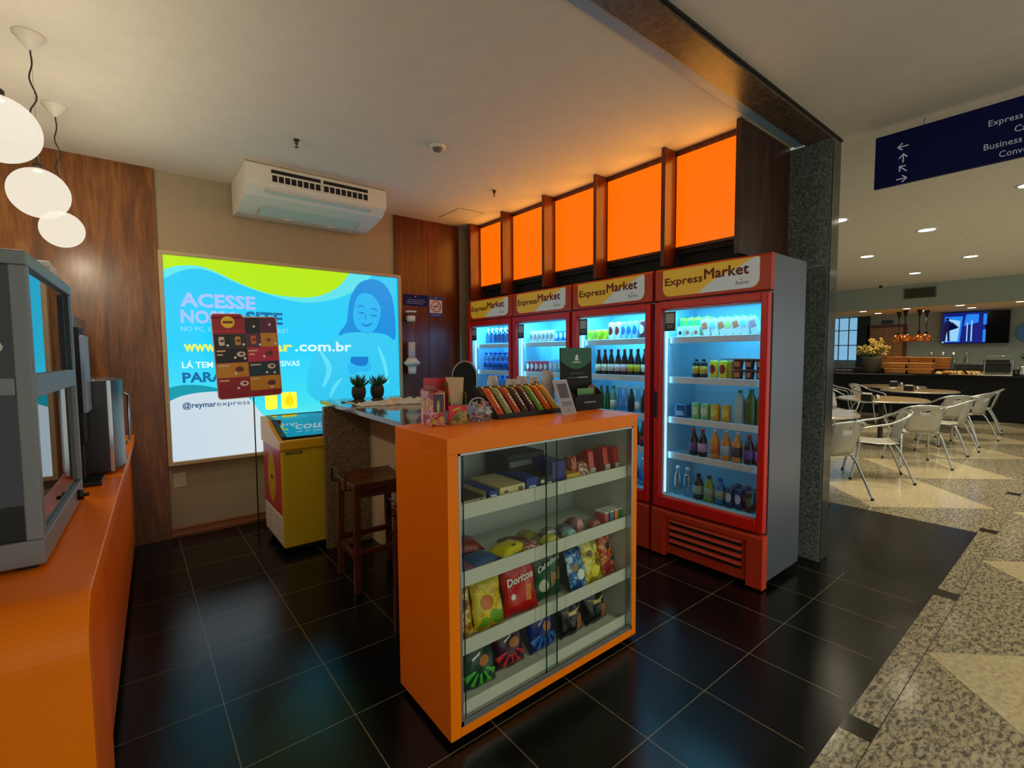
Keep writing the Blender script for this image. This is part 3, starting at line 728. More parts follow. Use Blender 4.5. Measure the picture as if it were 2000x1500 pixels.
pr('pale_swoosh', pcur+[(.230, 2.313)], emitter('poster pale aqua', (84, 210, 220), ES), .001)
pr('lime_swoosh', gcur+[(.230, 2.313)], emitter('poster lime', (168, 216, 10), ES), .002)
wcur = smoothpts([(.230, 1.142), (.324, 1.183), (.464, 1.204), (.633, 1.198), (.797, 1.142), (.903, .981), (1.054, .868), (1.4, .80), (1.8, .74), (2.232, .70)], 4)
tcur = smoothpts([(.230, 1.25), (.327, 1.270), (.466, 1.260), (.611, 1.22), (.75, 1.19), (.82, 1.13)], 4)
pr('teal_wave', tcur+[(.70, .9), (.230, .9)], emitter('poster teal', (0, 140, 160), ES), .001)
pr('white_wave', wcur+[(2.232, .645), (.230, .645)], printmat('poster white print', [(0, (206, 226, 240)), (.5, (226, 234, 236)), (1, (190, 214, 232))], 'x', .9), .002)
HAIR = emitter('poster hair blue', (0, 132, 206), ES); FACE = emitter('poster face blue', (30, 170, 226), ES); LINE = emitter('poster line blue', (0, 112, 190), ES)
pr('portrait_hair', smoothpts([(1.602, 1.70), (1.682, 1.828), (1.719, 2.044), (1.801, 2.203), (1.915, 2.268), (2.047, 2.258), (2.147, 2.152), (2.187, 1.993), (2.200, 1.748), (2.17, 1.66), (2.05, 1.70), (1.8, 1.70)], 4, True), HAIR, .002)
pr('portrait_body', smoothpts([(1.72, 1.73), (1.60, 1.69), (1.45, 1.62), (1.36, 1.50), (1.30, 1.30), (1.32, 1.12), (1.6, 1.0), (2.1, 1.0), (2.215, 1.10), (2.215, 1.55), (2.15, 1.68), (2.02, 1.73)], 4, True), emitter('poster body blue', (44, 186, 226), ES), .003)
pr('portrait_face', smoothpts([(1.770, 2.02), (1.748, 1.90), (1.774, 1.79), (1.84, 1.735), (1.91, 1.72), (1.985, 1.785), (2.03, 1.90), (2.035, 2.0), (1.97, 2.10), (1.88, 2.13), (1.81, 2.10)], 4, True), FACE, .004)
def stroke(pts, w):
    P = [Vector(p) for p in smoothpts(pts, 4)]; L_, R_ = [], []
    for i, p in enumerate(P):
        tt = (P[min(i+1, len(P)-1)]-P[max(i-1, 0)]).normalized(); n = Vector((-tt.y, tt.x))*w/2*math.sin(math.pi*(i+1)/(len(P)+1))
        L_.append(tuple(p+n)); R_.append(tuple(p-n))
    return L_+R_[::-1]
pr('portrait_lines', [stroke([(1.79, 1.985), (1.83, 2.00), (1.87, 1.985)], .012), stroke([(1.93, 1.97), (1.97, 1.975), (2.015, 1.955)], .012),
                      stroke([(1.80, 1.94), (1.835, 1.925), (1.87, 1.935)], .014), stroke([(1.93, 1.92), (1.965, 1.905), (2.0, 1.915)], .014),
                      stroke([(1.885, 1.93), (1.872, 1.88), (1.89, 1.865)], .008), stroke([(1.83, 1.83), (1.88, 1.80), (1.95, 1.835)], .018)], LINE, .005)
pr('portrait_phone', rrect(1.711, 1.893, 1.35, 1.49, .015), LINE, .005)
pr('portrait_hand', [smoothpts([(1.70, 1.43), (1.68, 1.36), (1.72, 1.31), (1.80, 1.345), (1.88, 1.33), (1.92, 1.38), (1.90, 1.44), (1.86, 1.40), (1.78, 1.40)], 4, True)], FACE, .006)
for q_ in (stroke([(1.42, 1.55), (1.50, 1.38), (1.44, 1.20)], .05), stroke([(1.62, 1.28), (1.55, 1.2), (1.5, 1.1)], .035), stroke([(2.0, 1.6), (2.07, 1.4), (2.1, 1.2)], .04)): pr('portrait_fold', [q_], emitter('poster fold blue', (90, 206, 232), ES), .0045)
pr('yellow_icons', [rrect(.93, 1.03, 1.02, 1.16, .02), rrect(1.064, 1.198, 1.015, 1.17, .02)], emitter('poster yellow icon', (240, 236, 60), ES), .003)
pr('yellow_icons', [rrect(1.10, 1.165, 1.05, 1.13, .012), rrect(1.13, 1.145, 1.03, 1.16, .004)], emitter('poster orange icon', (250, 206, 0), ES), .004)
LIL = emitter('poster lilac', (150, 180, 240), ES); PAL = emitter('poster pale text', (130, 200, 240), ES); YT = emitter('poster yellow text', (210, 226, 90), ES)
WT = emitter('poster white text', (200, 236, 246), ES); DKT = emitter('poster dark text', (0, 96, 150), ES); DK2 = emitter('poster navy text', (10, 70, 110), ES)
def pt(s, x, z, h, m_, wd, bold=.0): text(s, (x-.205, .03-.0055, z-.618), U, V, h, m_, art, w=wd, bold=bold)
pt('ACESSE', .335, 1.912, .107, LIL, .548, .035)
pt('NOSSO', .335, 1.778, .102, LIL, .42, .035); pt('SITE', .80, 1.788, .10, DKT, .30, .035)
pt('NO PC, SMARTPHONE OU TABLET', .330, 1.712, .034, PAL, .82, .01)
pt('www.', .345, 1.546, .085, YT, .24, .03); pt('reymar', .60, 1.546, .085, YT, .575, .03); pt('.com.br', 1.195, 1.546, .090, WT, .528, .02)
pt('LÁ TEM OFERTAS EXCLUSIVAS', .328, 1.409, .048, WT, .905, .02)
pt('PARA VOCÊ!', .327, 1.292, .078, DKT, .66, .035)
pt('@reymar', .318, 1.080, .045, DK2, .237, .02); pt('express', .558, 1.082, .040, DK2, .25, .0)

# ================================================================== AIR CONDITIONER
t = thing('air_conditioner', 'white wide split air conditioner hung under the ceiling above the poster', 'air conditioner', (.74, 4.105, ZC-.003))
AW, AD = 1.115, .63
P_ = [(0, 0), (AD, 0), (AD, -.275), (.43, -.285), (.10, -.225), (0, -.165)]   # (y, z) side section, y away from the viewer
m = MB(); m.prism([(p[0], p[1]) for p in P_], 'x', 0, AW)
m.build('casing', WHITEP, t, bevel=.02)
for a, b in ((.175, .545), (.565, .945)):
    Bx(a, b, -.004, .03, -.135, -.035).build('outlet_recess', BLACKM, t)
    Bx(a, b, -.012, .006, -.078, -.064).build('air_flap', WHITEP, t, bevel=.002)
    Bx(a, b, -.014, .004, -.137, -.128).build('air_flap', WHITEP, t, bevel=.002)
    n = 8
    for i in range(n+1):
        x = a+(b-a)*i/n; MB().box(x-.004, x+.004, -.010, .0, -.13, -.078).build('vane', WHITEP, t)
dv = Bx(.546, .564, -.010, .0, -.14, -.03).build('mullion', WHITEP, t)
m = MB(); m.add([(.14, .02, -.185), (AW-.14, .02, -.185), (AW-.16, .385, -.285), (.16, .385, -.285)], [(0, 1, 2, 3)]); 
m = MB(); m.prism([(.035, -.1875), (.40, -.2845), (.40, -.2925), (.03, -.1955)], 'x', .15, AW-.15)
m.build('intake_grille', mat('plastic with aqua reflection', (186, 206, 200), .5), t, bevel=.003)  # aqua reflection on the underside is painted into the grille colour
for x in (.13, AW-.145): MB().prism([(.02, -.182), (.42, -.286), (.42, -.2955), (.02, -.1915)], 'x', x, x+.012).build('seam', CREAMP, t)
for x in (.34, .72): Bx(x, x+.07, .395, .43, -.302, -.284).build('latch', CREAMP, t, bevel=.005)

# ================================================================== CEILING FITTINGS
t = thing('smoke_detector', 'round white smoke detector on the ceiling right of the air conditioner', 'smoke detector', (1.765, 3.03, ZC))
MB().lathe([(1e-5, -.035), (.03, -.035), (.036, -.022), (.04, -.018)], n=24).build('sensor_cap', K('grey plastic', (110, 110, 106), .5), t)
MB().lathe([(.04, -.02), (.055, -.016), (.058, 0)], n=28).build('detector_base', WHITEP, t)
for i, (x, y, w_) in enumerate(((.955, 3.539, 'small pendent sprinkler head on the ceiling above the air conditioner'), (2.632, 3.528, 'small pendent sprinkler head on the ceiling in front of the orange light boxes'))):
    t = thing('sprinkler', w_, 'sprinkler', (x, y, ZC))
    MB().lathe([(.012, -.03), (.012, 0)], n=10).build('pipe_nipple', K('bronze', (84, 70, 50), .4, .6), t)
    MB().lathe([(.02, -.006), (.02, 0)], n=16).build('rosette', K('bronze', (84, 70, 50), .4, .6), t)
    MB().lathe([(.004, -.05), (.004, -.03)], n=8).lathe([(.014, -.053), (.014, -.05)], n=12).build('deflector', K('bronze', (84, 70, 50), .4, .6), t)
t = thing('ceiling_hatch', 'flush square access hatch in the ceiling corner by the walnut panel', 'hatch', (2.66, 4.15, ZC))
MB().box(0, .3, 0, .4, -.003, .0).build('hatch_panel', CEIL, t)
MB().box(-.004, .0, -.004, .404, -.0025, 0).box(.3, .304, -.004, .404, -.0025, 0).box(0, .3, -.004, 0, -.0025, 0).box(0, .3, .4, .404, -.0025, 0).build('hatch_gap', BLACKM, t)

# ================================================================== PENDANT GLOBES
def globe(x, y, zc, r, label):
    t = thing('pendant_lamp', label, 'pendant lamp', (x, y, ZC), 0, 'globe pendants over the counter')
    L = ZC-zc-r
    MB().lathe([(.008, -.068), (.012, -.064), (.060, -.006), (.060, 0)], n=28).build('ceiling_canopy', WHITEP, t)
    wp = []
    for i in range(25):
        z = -.064-(L-.064)*i/24; a = .013*math.sin(i*.85)*math.sin(math.pi*i/24); wp.append((a, a*.5, z))
    MB().tube(wp, .0035, 6).build('power_cord', K('dark cord', (50, 40, 34), .6), t)
    MB().tube([(.004, 0, -.08), (.004, 0, -L)], .001, 5).build('steel_wire', ALU, t)
    MB().lathe([(.018, -L-.012), (.018, -L+.02), (.006, -L+.03)], n=16).build('socket_cap', K('dark cord', (50, 40, 34), .6), t)
    MB().ell((0, 0, -L-r), (r, r, r), 32, 20).build('glass_globe', OPAL, t)
    l = bpy.data.lights.new('globe_bulb', 'POINT'); l.energy = 26; l.color = (1, .84, .60); l.shadow_soft_size = .04
    o = bpy.data.objects.new('globe_bulb', l); col.objects.link(o); o.parent = t; o.location = (0, 0, -L-r)
    return t
g1 = globe(-.312, 2.39, 2.278, .108, 'nearest glowing globe pendant, cut by the left edge of the picture')
g2 = globe(-.297, 3.16, 2.268, .112, 'middle glowing globe pendant of the three over the counter')
g3 = globe(-.281, 3.93, 2.262, .104, 'farthest glowing globe pendant of the three over the counter')

# ================================================================== ORANGE DISPLAY CABINET
CX, CY, CWD, CD, CH = .888, 1.4926, 1.130, .435, 1.194
t = thing('display_cabinet', 'orange snack display cabinet with sliding glass doors standing on the black floor', 'display cabinet', (CX, CY, 0))
m = MB(); m.box(0, CWD, 0, CD, CH-.062, CH); m.box(0, .048, 0, CD, .028, CH-.062); m.box(CWD-.036, CWD, 0, CD, .028, CH-.062); m.box(.048, CWD-.036, 0, CD, .028, .066)
m.build('carcass', ORANGE, t, bevel=.0025)
Bx(.048, CWD-.036, CD-.012, CD, .066, CH-.062).build('back_panel', WHITEL, t)
m = MB(); m.box(.048, .052, .012, CD-.012, .066, CH-.062); m.box(CWD-.040, CWD-.036, .012, CD-.012, .066, CH-.062); m.box(.052, CWD-.04, .012, CD-.012, CH-.066, CH-.062); m.box(.052, CWD-.04, .012, CD-.012, .066, .070)
m.build('inner_lining', WHITEL, t)
m = MB(); m.box(.048, CWD-.036, .0, .028, CH-.070, CH-.062); m.box(.048, CWD-.036, .0, .028, .066, .074); m.box(.048, CWD-.036, .0, .002, .074, .088); m.box(.048, CWD-.036, .013, .015, .074, .088)
m.box(.048, .058, 0, .028, .066, CH-.062); m.box(CWD-.046, CWD-.036, 0, .028, .066, CH-.062)
m.build('sliding_track', ALU, t)
Bx(.078, .575, .016, .021, .075, CH-.071).build('sliding_door', GLASSC, t)
Bx(.498, CWD-.048, .005, .010, .075, CH-.071).build('sliding_door', GLASSC, t)
MB().box(.498, .500, .004, .011, .075, CH-.071).box(.573, .575, .015, .022, .075, CH-.071).box(.078, .080, .015, .022, .075, CH-.071).build('glass_edge', K('dark green glass edge', (24, 50, 44), .2), t)
SH = [.868, .600, .325, .088]
for i, z in enumerate(SH):
    s_ = Bx(.054, CWD-.042, .040, CD-.014, z, z+.012).build('shelf', WHITEL, t)
    if i < 3: MB().box(.060, .455, .032, .040, z-.002, z+.058).box(.457, .640, .032, .040, z-.002, z+.058).box(.642, CWD-.046, .032, .040, z-.002, z+.058).build('shelf_lip', K('white slat', (206, 208, 196), .5), s_, bevel=.0015)
    else: MB().box(.060, CWD-.046, .032, .040, z-.01, z+.045).build('shelf_lip', K('white slat', (206, 208, 196), .5), s_, bevel=.0015)
for x, y in ((.03, .03), (CWD-.06, .03), (.03, CD-.06), (CWD-.06, CD-.06)):
    MB().lathe([(.018, 0), (.018, .028)], (x+.015, y+.015, 0), 12).build('castor', BLACK, t)
def CP(x, dy, shelf): return (x, CY+dy+.005, SH[shelf]+.0175)     # x is a world value
# packets: pillow bags leaning back
def bag(label, body, parts=(), w=.15, h=.21, d=.05, cat='snack bag'):
    t = thing('snack_bag', label, cat); sd = len(label)*.7
    MB().pillow(w, h, d, n=22, seed=sd).build('bag_body', body, t)
    m = MB(); 
    for z0 in (0, h-.010):
        for i in range(5): m.box(-w/2*.96, w/2*.96, -.0012, .0012, z0+.002*i, z0+.002*i+.0012)
    m.build('crimped_seam', K('foil seam', (170, 160, 140), .3, .5), t)
    for nm, mt, polys in parts:
        mm = MB()
        def bulge(px, pz):
            u = px/(w/2); v = pz/(h/2)-1; e = max(0, (1-abs(u)**3)*(1-abs(v)**4)); return -(d/2)*e**.6*crumple(u, v, sd)-.0022
        for poly in ([polys] if not isinstance(polys[0][0], (list, tuple)) else polys):
            cx = sum(p[0] for p in poly)/len(poly); cz = sum(p[1] for p in poly)/len(poly)
            k = len(poly); rings = 5; vs = []
            for q in range(rings+1):
                f_ = q/rings
                for p in poly:
                    a, b = cx+(p[0]-cx)*f_, cz+(p[1]-cz)*f_; vs.append((a, bulge(a, b), b))
            fs = []
            for q in range(rings):
                for i in range(k): fs.append((q*k+i, q*k+(i+1) % k, (q+1)*k+(i+1) % k, (q+1)*k+i))
            mm.add(vs, fs, 0, True)
        mm.build(nm, mt, t)
    return t
def setp(o, p, rz=0, tilt=0, grp=None):
    o.location = p; o.rotation_euler = (tilt, 0, rz)
    if grp: o['group'] = grp
    return o
def bowtie(w, h, z): return [(-w/2, z), (w/2, z+.01), (w/2*.9, z+h), (-w/2*.9, z+h-.01)]
gold = packprint('gold snack print', (150, 84, 20), (206, 150, 40), (226, 206, 120), 34)
yell = packprint('yellow snack print', (196, 150, 10), (226, 200, 30), (206, 190, 60), 30)
yel2 = packprint('pale yellow snack print', (160, 130, 20), (210, 196, 60), (226, 220, 140), 34)
ornp = packprint('orange snack print', (170, 50, 20), (206, 96, 36), (226, 170, 90), 40)
bluep = packprint('blue snack print', (20, 60, 130), (40, 120, 190), (190, 214, 226), 26)
T0 = R(-14)
rd = K('red foil', (196, 22, 20), .22); gd = K('dark green foil', (18, 80, 44), .25); bk = K('black foil', (16, 15, 14), .18)
# third shelf (index 2): seven bags
o = bag('brown and gold snack bag at the far left of the third shelf', gold, [('printed_emblem', K('brown ink', (110, 50, 20), .4), [circ(0, .13, .03)])], w=.12, h=.19); setp(o, CP(1.010, .10, 2), 0, T0, 'snack bags on the third shelf')
o = bag('yellow snack bag with a green lower corner, left of the red bag', yell, [('printed_emblem', K('leaf green', (110, 160, 30), .4), [[(-.07, .01), (.07, .01), (.065, .06), (.02, .075), (-.04, .05)]]), ('printed_picture', K('amber ink', (206, 116, 40), .4), [circ(-.01, .11, .03)])], w=.155, h=.21); setp(o, CP(1.145, .095, 2), R(-4), T0, 'snack bags on the third shelf')
o = bag('large red snack bag with white lettering and an orange tag', rd, [('price_tag', K('orange tag', (226, 130, 60), .4), [[(.012, .055), (.045, .052), (.052, .12), (.018, .125)]]), ('printed_band', K('rose stripe', (206, 90, 80), .3), [[(.015, .125), (.045, .125), (.035, .20), (.01, .20)]]), ('seal', cW, [circ(-.048, .085, .013)])], w=.19, h=.235, d=.06)
text('Doritos', (-.080, -.0375, .135), (1, 0, .12), (0, 0, 1), .032, cW, o, w=.14, bold=.03); setp(o, CP(1.325, .10, 2), R(-4), R(-12), 'snack bags on the third shelf')
o = bag('dark green snack bag with white lettering and a pale disc', gd, [('printed_emblem', K('pale disc', (190, 200, 180), .4), [circ(-.04, .07, .028)]), ('printed_picture', K('tan ink', (150, 120, 70), .4), [[(0, .05), (.075, .07), (.075, .13), (.01, .12)]])], w=.185, h=.225, d=.055)
text('Cebolitos', (-.075, -.0345, .135), (1, 0, .25), (0, 0, 1), .026, cW, o, w=.15, bold=.02); setp(o, CP(1.510, .125, 2), R(2), R(-10), 'snack bags on the third shelf')
o = bag('light blue snack bag between the green bag and the yellow bag', bluep, [('printed_emblem', cW, [circ(.01, .08, .026)]), ('printed_picture', K('tan ink', (150, 120, 70), .4), [circ(-.02, .12, .02)])], w=.125, h=.20, d=.04); setp(o, CP(1.668, .07, 2), R(5), T0, 'snack bags on the third shelf')
o = bag('pale yellow snack bag right of the blue bag', yel2, [('printed_emblem', K('sepia ink', (110, 90, 30), .4), [circ(-.02, .15, .016), circ(.03, .10, .018)]), ('printed_picture', K('lemon ink', (226, 216, 60), .4), [circ(0, .06, .03)])], w=.145, h=.225, d=.05); setp(o, CP(1.790, .085, 2), R(4), T0, 'snack bags on the third shelf')
o = bag('orange and red snack bag at the right end of the third shelf', ornp, [('printed_emblem', K('black ink', (26, 20, 20), .4), [circ(0, .15, .018), circ(.02, .08, .014)]), ('printed_picture', dkred, [circ(-.02, .05, .026)])], w=.105, h=.22); setp(o, CP(1.918, .095, 2), R(3), T0, 'snack bags on the third shelf')
# bottom shelf: three striped bags and two black ones
def striped(label, c, c2):
    st = []
    for k in range(5):
        a0 = R(200+k*30); a1 = a0+R(16); r0, r1 = .03, .085
        st.append([(r0*math.cos(a0), .085+r0*math.sin(a0)), (r1*math.cos(a0), max(.008, .085+r1*math.sin(a0))), (r1*math.cos(a1), max(.008, .085+r1*math.sin(a1))), (r0*math.cos(a1), .085+r0*math.sin(a1))])
    return bag(label, c2, [('printed_rays', c, st), ('printed_emblem', K('biscuit ink', (176, 110, 50), .4), [circ(.02, .10, .026, ry=.022)]), ('printed_flash', cW, [[(-.035, .112), (.005, .13), (.005, .139), (-.035, .121)]]), ('brand_patch', K('plum ink', (110, 24, 50), .4), [[(-.05, .15), (.045, .16), (.04, .19), (-.045, .18)]])], w=.165, h=.215, d=.06)
o = striped('snack bag with bright green rays, leftmost on the bottom shelf', K('ray green', (70, 180, 50), .3), K('deep green foil', (20, 60, 44), .25)); setp(o, CP(1.095, .10, 3), R(-4), R(-16), 'striped snack bags')
o = striped('snack bag with red rays, second on the bottom shelf', K('ray red', (206, 36, 40), .3), K('deep plum foil', (60, 20, 50), .25)); setp(o, CP(1.275, .12, 3), R(-3), R(-16), 'striped snack bags')
o = striped('snack bag with blue rays, in the middle of the bottom shelf', K('ray blue', (20, 110, 206), .3), K('deep blue foil', (10, 40, 120), .25)); setp(o, CP(1.475, .12, 3), R(2), R(-16), 'striped snack bags')
for x, w_ in ((1.665, 'left'), (1.850, 'right')):
    o = bag('black snack bag with gold curves, %s of the two on the bottom shelf' % w_, bk, [('printed_curve', K('pale gold ink', (206, 180, 110), .25), [[(-.06, .12), (-.02, .09), (.03, .088), (.07, .11), (.07, .118), (.03, .10), (-.02, .102)]]), ('printed_picture', K('amber brown ink', (160, 90, 40), .35), [[(.01, .02), (.06, .02), (.062, .085), (.03, .075)]])], w=.165, h=.225, d=.07)
    setp(o, CP(x, .115, 3), R(2), R(-21), 'black snack bags')
# top shelf
def dbox(label, x, y, w, d, h, body, parts=(), rz=0, z=None, cat='carton', name='display_box', open_=True):
    t = thing(name, label, cat, (x, y, z), rz)
    m = MB()
    if open_:
        m.box(-w/2, w/2, 0, .002, 0, h*.62); m.box(-w/2, w/2, d-.002, d, 0, h); m.box(-w/2, -w/2+.002, .002, d-.002, 0, h*.9); m.box(w/2-.002, w/2, .002, d-.002, 0, h*.9); m.box(-w/2, w/2, .002, d-.002, 0, .002)
    else: m.box(-w/2, w/2, 0, d, 0, h)
    m.build('box_body', body, t, bevel=.0012)
    for nm, mt, poly in parts: flat(nm, poly, (0, -.0004, 0), (1, 0, 0), (0, 0, 1), mt, t, .0004)
    if open_:
        for k in range(4): Bx(-w/2+.006+k*(w-.012)/4, -w/2+.002+(k+1)*(w-.012)/4, .006, d-.008, .004, h*.7).build('bar', mt if parts else body, t, bevel=.002)
    return t
zt_ = SH[0]+.0125
cream = K('cream card', (216, 200, 150), .6); darkc = K('dark card', (24, 22, 26), .5); bluec = K('blue card', (26, 60, 150), .5)
dbox('cream chocolate bar tray at the left end of the top shelf', 1.025, CY+.055, .15, .25, .075, cream, [('printed_emblem', K('brown dot', (70, 36, 26), .5), [circ(.02, .03, .012), circ(.05, .034, .010)])], z=zt_)
dbox('small blue box between the two cream boxes on the top shelf', 1.135, CY+.05, .045, .20, .065, bluec, [('printed_emblem', cW, [rect(-.015, .015, .03, .05)])], z=zt_, open_=False)
dbox('long cream box with a dark lid line on the top shelf', 1.235, CY+.05, .135, .22, .070, cream, [('printed_emblem', K('olive ink', (90, 86, 60), .5), [rect(-.045, -.025, .045, .055), rect(.03, .055, .04, .06)])], z=zt_, open_=False)
dbox('blue and white box beside the dark boxes on the top shelf', 1.345, CY+.05, .065, .2, .085, bluec, [('printed_emblem', cW, [rect(-.02, .02, .03, .05)])], z=zt_, open_=False)
dbox('low dark box with a pale flash in front of the tall dark carton', 1.425, CY+.05, .085, .14, .078, darkc, [('printed_emblem', ivory, [rect(-.03, -.01, .05, .065), rect(.01, .035, .03, .05)])], z=zt_, open_=False)
dbox('tall dark carton with a grey stripe standing at the back of the top shelf', 1.44, CY+.20, .22, .17, .155, darkc, [('printed_stripe', K('grey stripe', (120, 124, 128), .5), [rect(-.10, .10, .10, .125)])], z=zt_, open_=False)
dbox('tall royal blue carton left of the red packets on the top shelf', 1.515, CY+.06, .085, .16, .13, K('royal blue card', (20, 36, 130), .35), [], z=zt_, open_=False)
dbox('flat yellow box in front of the royal blue carton', 1.60, CY+.05, .085, .12, .062, K('yellow card', (206, 166, 40), .5), [], z=zt_, open_=False)
def fin(label, x, c, h=.15):
    t = thing('snack_packet', label, 'snack packet', (x, CY+.075, zt_), 0, 'red packets on the top shelf')
    MB().prism([(0, 0), (.17, 0), (.15, h*.5), (.04, h), (.02, h*.95)], 'x', -.018, .018).build('packet_body', c, t, bevel=.008)
    Bx(-.019, .019, -.003, .006, .012, h*.4).build('printed_band', K('silver packet print', (200, 190, 180), .25), t, bevel=.003)
    return t
redf = K('red packet foil', (196, 34, 16), .2)
fin('orange red snack packet, leftmost of the four on the top shelf', 1.645, packprint('red brown packet', (150, 40, 20), (190, 60, 26), (220, 160, 120), 40), .13)
fin('upright red snack packet, second of the four on the top shelf', 1.765, redf, .145)
fin('upright red snack packet, third of the four on the top shelf', 1.875, redf, .15)
fin('upright red snack packet, rightmost of the four on the top shelf', 1.955, redf, .14)
o = thing('snack_packet', 'crumpled brown and white packet lying between the red packets', 'snack packet', (1.705, CY+.065, zt_+.022), R(10))
MB().pillow(.09, .085, .04).build('bag_body', packprint('brown white packet', (96, 50, 30), (176, 110, 70), (226, 210, 190), 60), o); o.rotation_euler = (R(-30), 0, R(10))
# second shelf: flat sweets in low compartments
z2 = SH[1]+.0125
def flatpack(label, x, dy, w, d, h, m_, rz, emb=None, z=None, name='sweet_packet'):
    t = thing(name, label, 'sweets packet', (x, CY+dy, (z or z2)+.0), rz)
    b_ = MB().pillow(w, d, h, M=Matrix.Translation((0, 0, h/2)) @ Matrix.Rotation(R(-90), 4, 'X') @ Matrix.Translation((0, 0, -d/2)))
    b_.build('packet_body', m_, t)
    MB().box(-w/2*.94, w/2*.94, -d/2, -d/2+.008, h/2-.001, h/2+.001).box(-w/2*.94, w/2*.94, d/2-.008, d/2, h/2-.001, h/2+.001).build('crimped_seam', m_, t)
    if emb: MB().lathe([(w*.22, 0), (w*.18, .003)], (0, 0, h*.93), 14).build('printed_emblem', emb, t)
    return t
for lb, x, dy, w, d, h, m_, rz, e_ in (
  ('violet sweets packet in the front left corner of the second shelf', 1.00, .085, .10, .07, .055, K('violet foil', (110, 50, 90), .3), .1, cW),
  ('large flat dark red packet at the back left of the second shelf', 1.10, .27, .20, .14, .075, K('dull red foil', (130, 36, 34), .35), -.2, dkred),
  ('flat blue packet in the left part of the second shelf', 1.10, .12, .17, .11, .055, K('steel blue foil', (40, 84, 140), .3), .2, None),
  ('flat yellow packet in the left part of the second shelf', 1.265, .125, .17, .10, .060, K('bright yellow foil', (216, 206, 20), .3), .25, K('olive ink', (90, 86, 60), .5)),
  ('rose striped packet in the middle of the second shelf', 1.36, .09, .09, .06, .050, packprint('rose stripe packet', (140, 60, 60), (196, 130, 120), (220, 200, 190), 50), .1, None),
  ('long brown packet lying behind the yellow packet', 1.35, .19, .16, .06, .045, K('brown foil', (110, 60, 36), .35), -.5, None),
  ('olive packet in the middle of the second shelf', 1.43, .20, .12, .08, .05, K('olive foil', (136, 130, 60), .35), .4, None),
  ('lemon packet right of the door edge on the second shelf', 1.475, .085, .10, .065, .055, K('lemon foil', (206, 200, 90), .3), .2, None),
  ('silver grey packet in the right half of the second shelf', 1.53, .15, .08, .06, .06, K('silver foil', (150, 154, 156), .25, .5), 0, None),
  ('pale aqua packet in the right half of the second shelf', 1.60, .08, .08, .05, .055, K('aqua foil', (140, 190, 190), .3), .2, cW),
  ('slate blue packet right of the silver packet', 1.64, .15, .09, .06, .05, K('slate foil', (80, 100, 124), .3), -.2, None),
  ('pink sweets bag in the right half of the second shelf', 1.70, .12, .05, .05, .075, K('pink foil', (200, 150, 146), .3), 0, None),
  ('dark brown packet behind the pink sweets bag', 1.735, .18, .10, .07, .05, K('brown foil', (110, 60, 36), .35), .1, None),
  ('copper packet left of the little striped boxes', 1.79, .09, .07, .05, .055, K('copper foil', (160, 100, 80), .3), 0, None)):
    flatpack(lb, x, dy, w, d, h, m_, rz, e_)
for x, c, w_ in ((1.853, K('rose card', (196, 84, 96), .4), 'rose'), (1.893, K('blue grey card', (84, 120, 160), .4), 'blue'), (1.930, K('orange card', (216, 140, 40), .4), 'orange'), (1.965, K('green card', (40, 140, 70), .4), 'green')):
    t = thing('gum_box', 'small %s and white gum box standing at the right end of the second shelf' % w_, 'gum box', (x, CY+.06, z2), 0, 'small gum boxes')
    Bx(-.014, .014, 0, .07, 0, .085).build('box_body', c, t, bevel=.002)
    Bx(-.0145, .0145, -.0006, .0706, .080, .0862).build('white_edge', cW, t)

# ---- things on top of the cabinet
zt_ = CH+.0005
pinkp = packprint('pink sweet carton print', (170, 50, 60), (226, 160, 160), (216, 120, 70), 38)
redpk = packprint('red green sweet carton print', (70, 110, 30), (214, 20, 26), (216, 70, 26), 14)
t = thing('sweets_carton', 'pink printed sweets carton at the left end of the orange cabinet top', 'carton', (.985, 1.795, zt_), R(-9))
MB().box(0, .072, 0, .002, 0, .145).box(0, .072, .108, .11, 0, .158).box(0, .002, .002, .108, 0, .152).box(.070, .072, .002, .108, 0, .15).build('box_body', pinkp, t, bevel=.001)
flat('dark_window', [rrect(.018, .066, .06, .138, .008)], (0, -.0006, 0), (1, 0, 0), (0, 0, 1), K('aubergine print', (50, 24, 50), .3), t, .0004)
flat('printed_emblem', [circ(.040, .085, .006, ry=.028), circ(.02, .02, .011), circ(.055, .03, .012)], (0, -.0010, 0), (1, 0, 0), (0, 0, 1), K('yellow print', (206, 180, 60), .4), t, .0006)
flat('side_print', [circ(.045, .09, .02, ry=.03), circ(.085, .08, .012)], (-.0006, .11, 0), (0, -1, 0), (0, 0, 1), K('yellow print', (206, 180, 60), .4), t, .0005)
flat('side_emblem', [circ(.05, .03, .016, ry=.022), circ(.085, .04, .010)], (-.0006, .11, 0), (0, -1, 0), (0, 0, 1), dkred, t, .0008)
MB().prism([(.004, 0), (.068, 0), (.06, .018), (.02, .024)], 'y', .100, .103, M=Matrix.Translation((0, 0, .15))).build('top_flap', K('pink flap', (200, 120, 120), .5), t)
for i in range(4): MB().pillow(.04, .06, .02, M=Matrix.Translation((.036, .02+.022*i, .07))).build('sweet_packet', K('aubergine foil', (90, 40, 60), .3), t)
t = thing('sweets_carton', 'tall red and green sweets carton with a raised beige flap', 'carton', (1.082, 1.800, zt_), R(-14))
MB().box(0, .085, 0, .002, 0, .085).box(0, .085, .088, .09, 0, .185).box(0, .002, .002, .088, 0, .185).box(.083, .085, .002, .088, 0, .14).build('box_body', redpk, t, bevel=.001)
MB().prism([(-.085, .05), (.03, .05), (.03, .20), (-.085, .205)], 'y', .091, .096).build('back_card', K('bright red card', (214, 24, 30), .35), t)
MB().prism([(.020, .08), (.075, .08), (.083, .205), (-.002, .208), (.012, .15)], 'y', .030, .033).build('raised_flap', K('beige card', (206, 180, 140), .7), t)
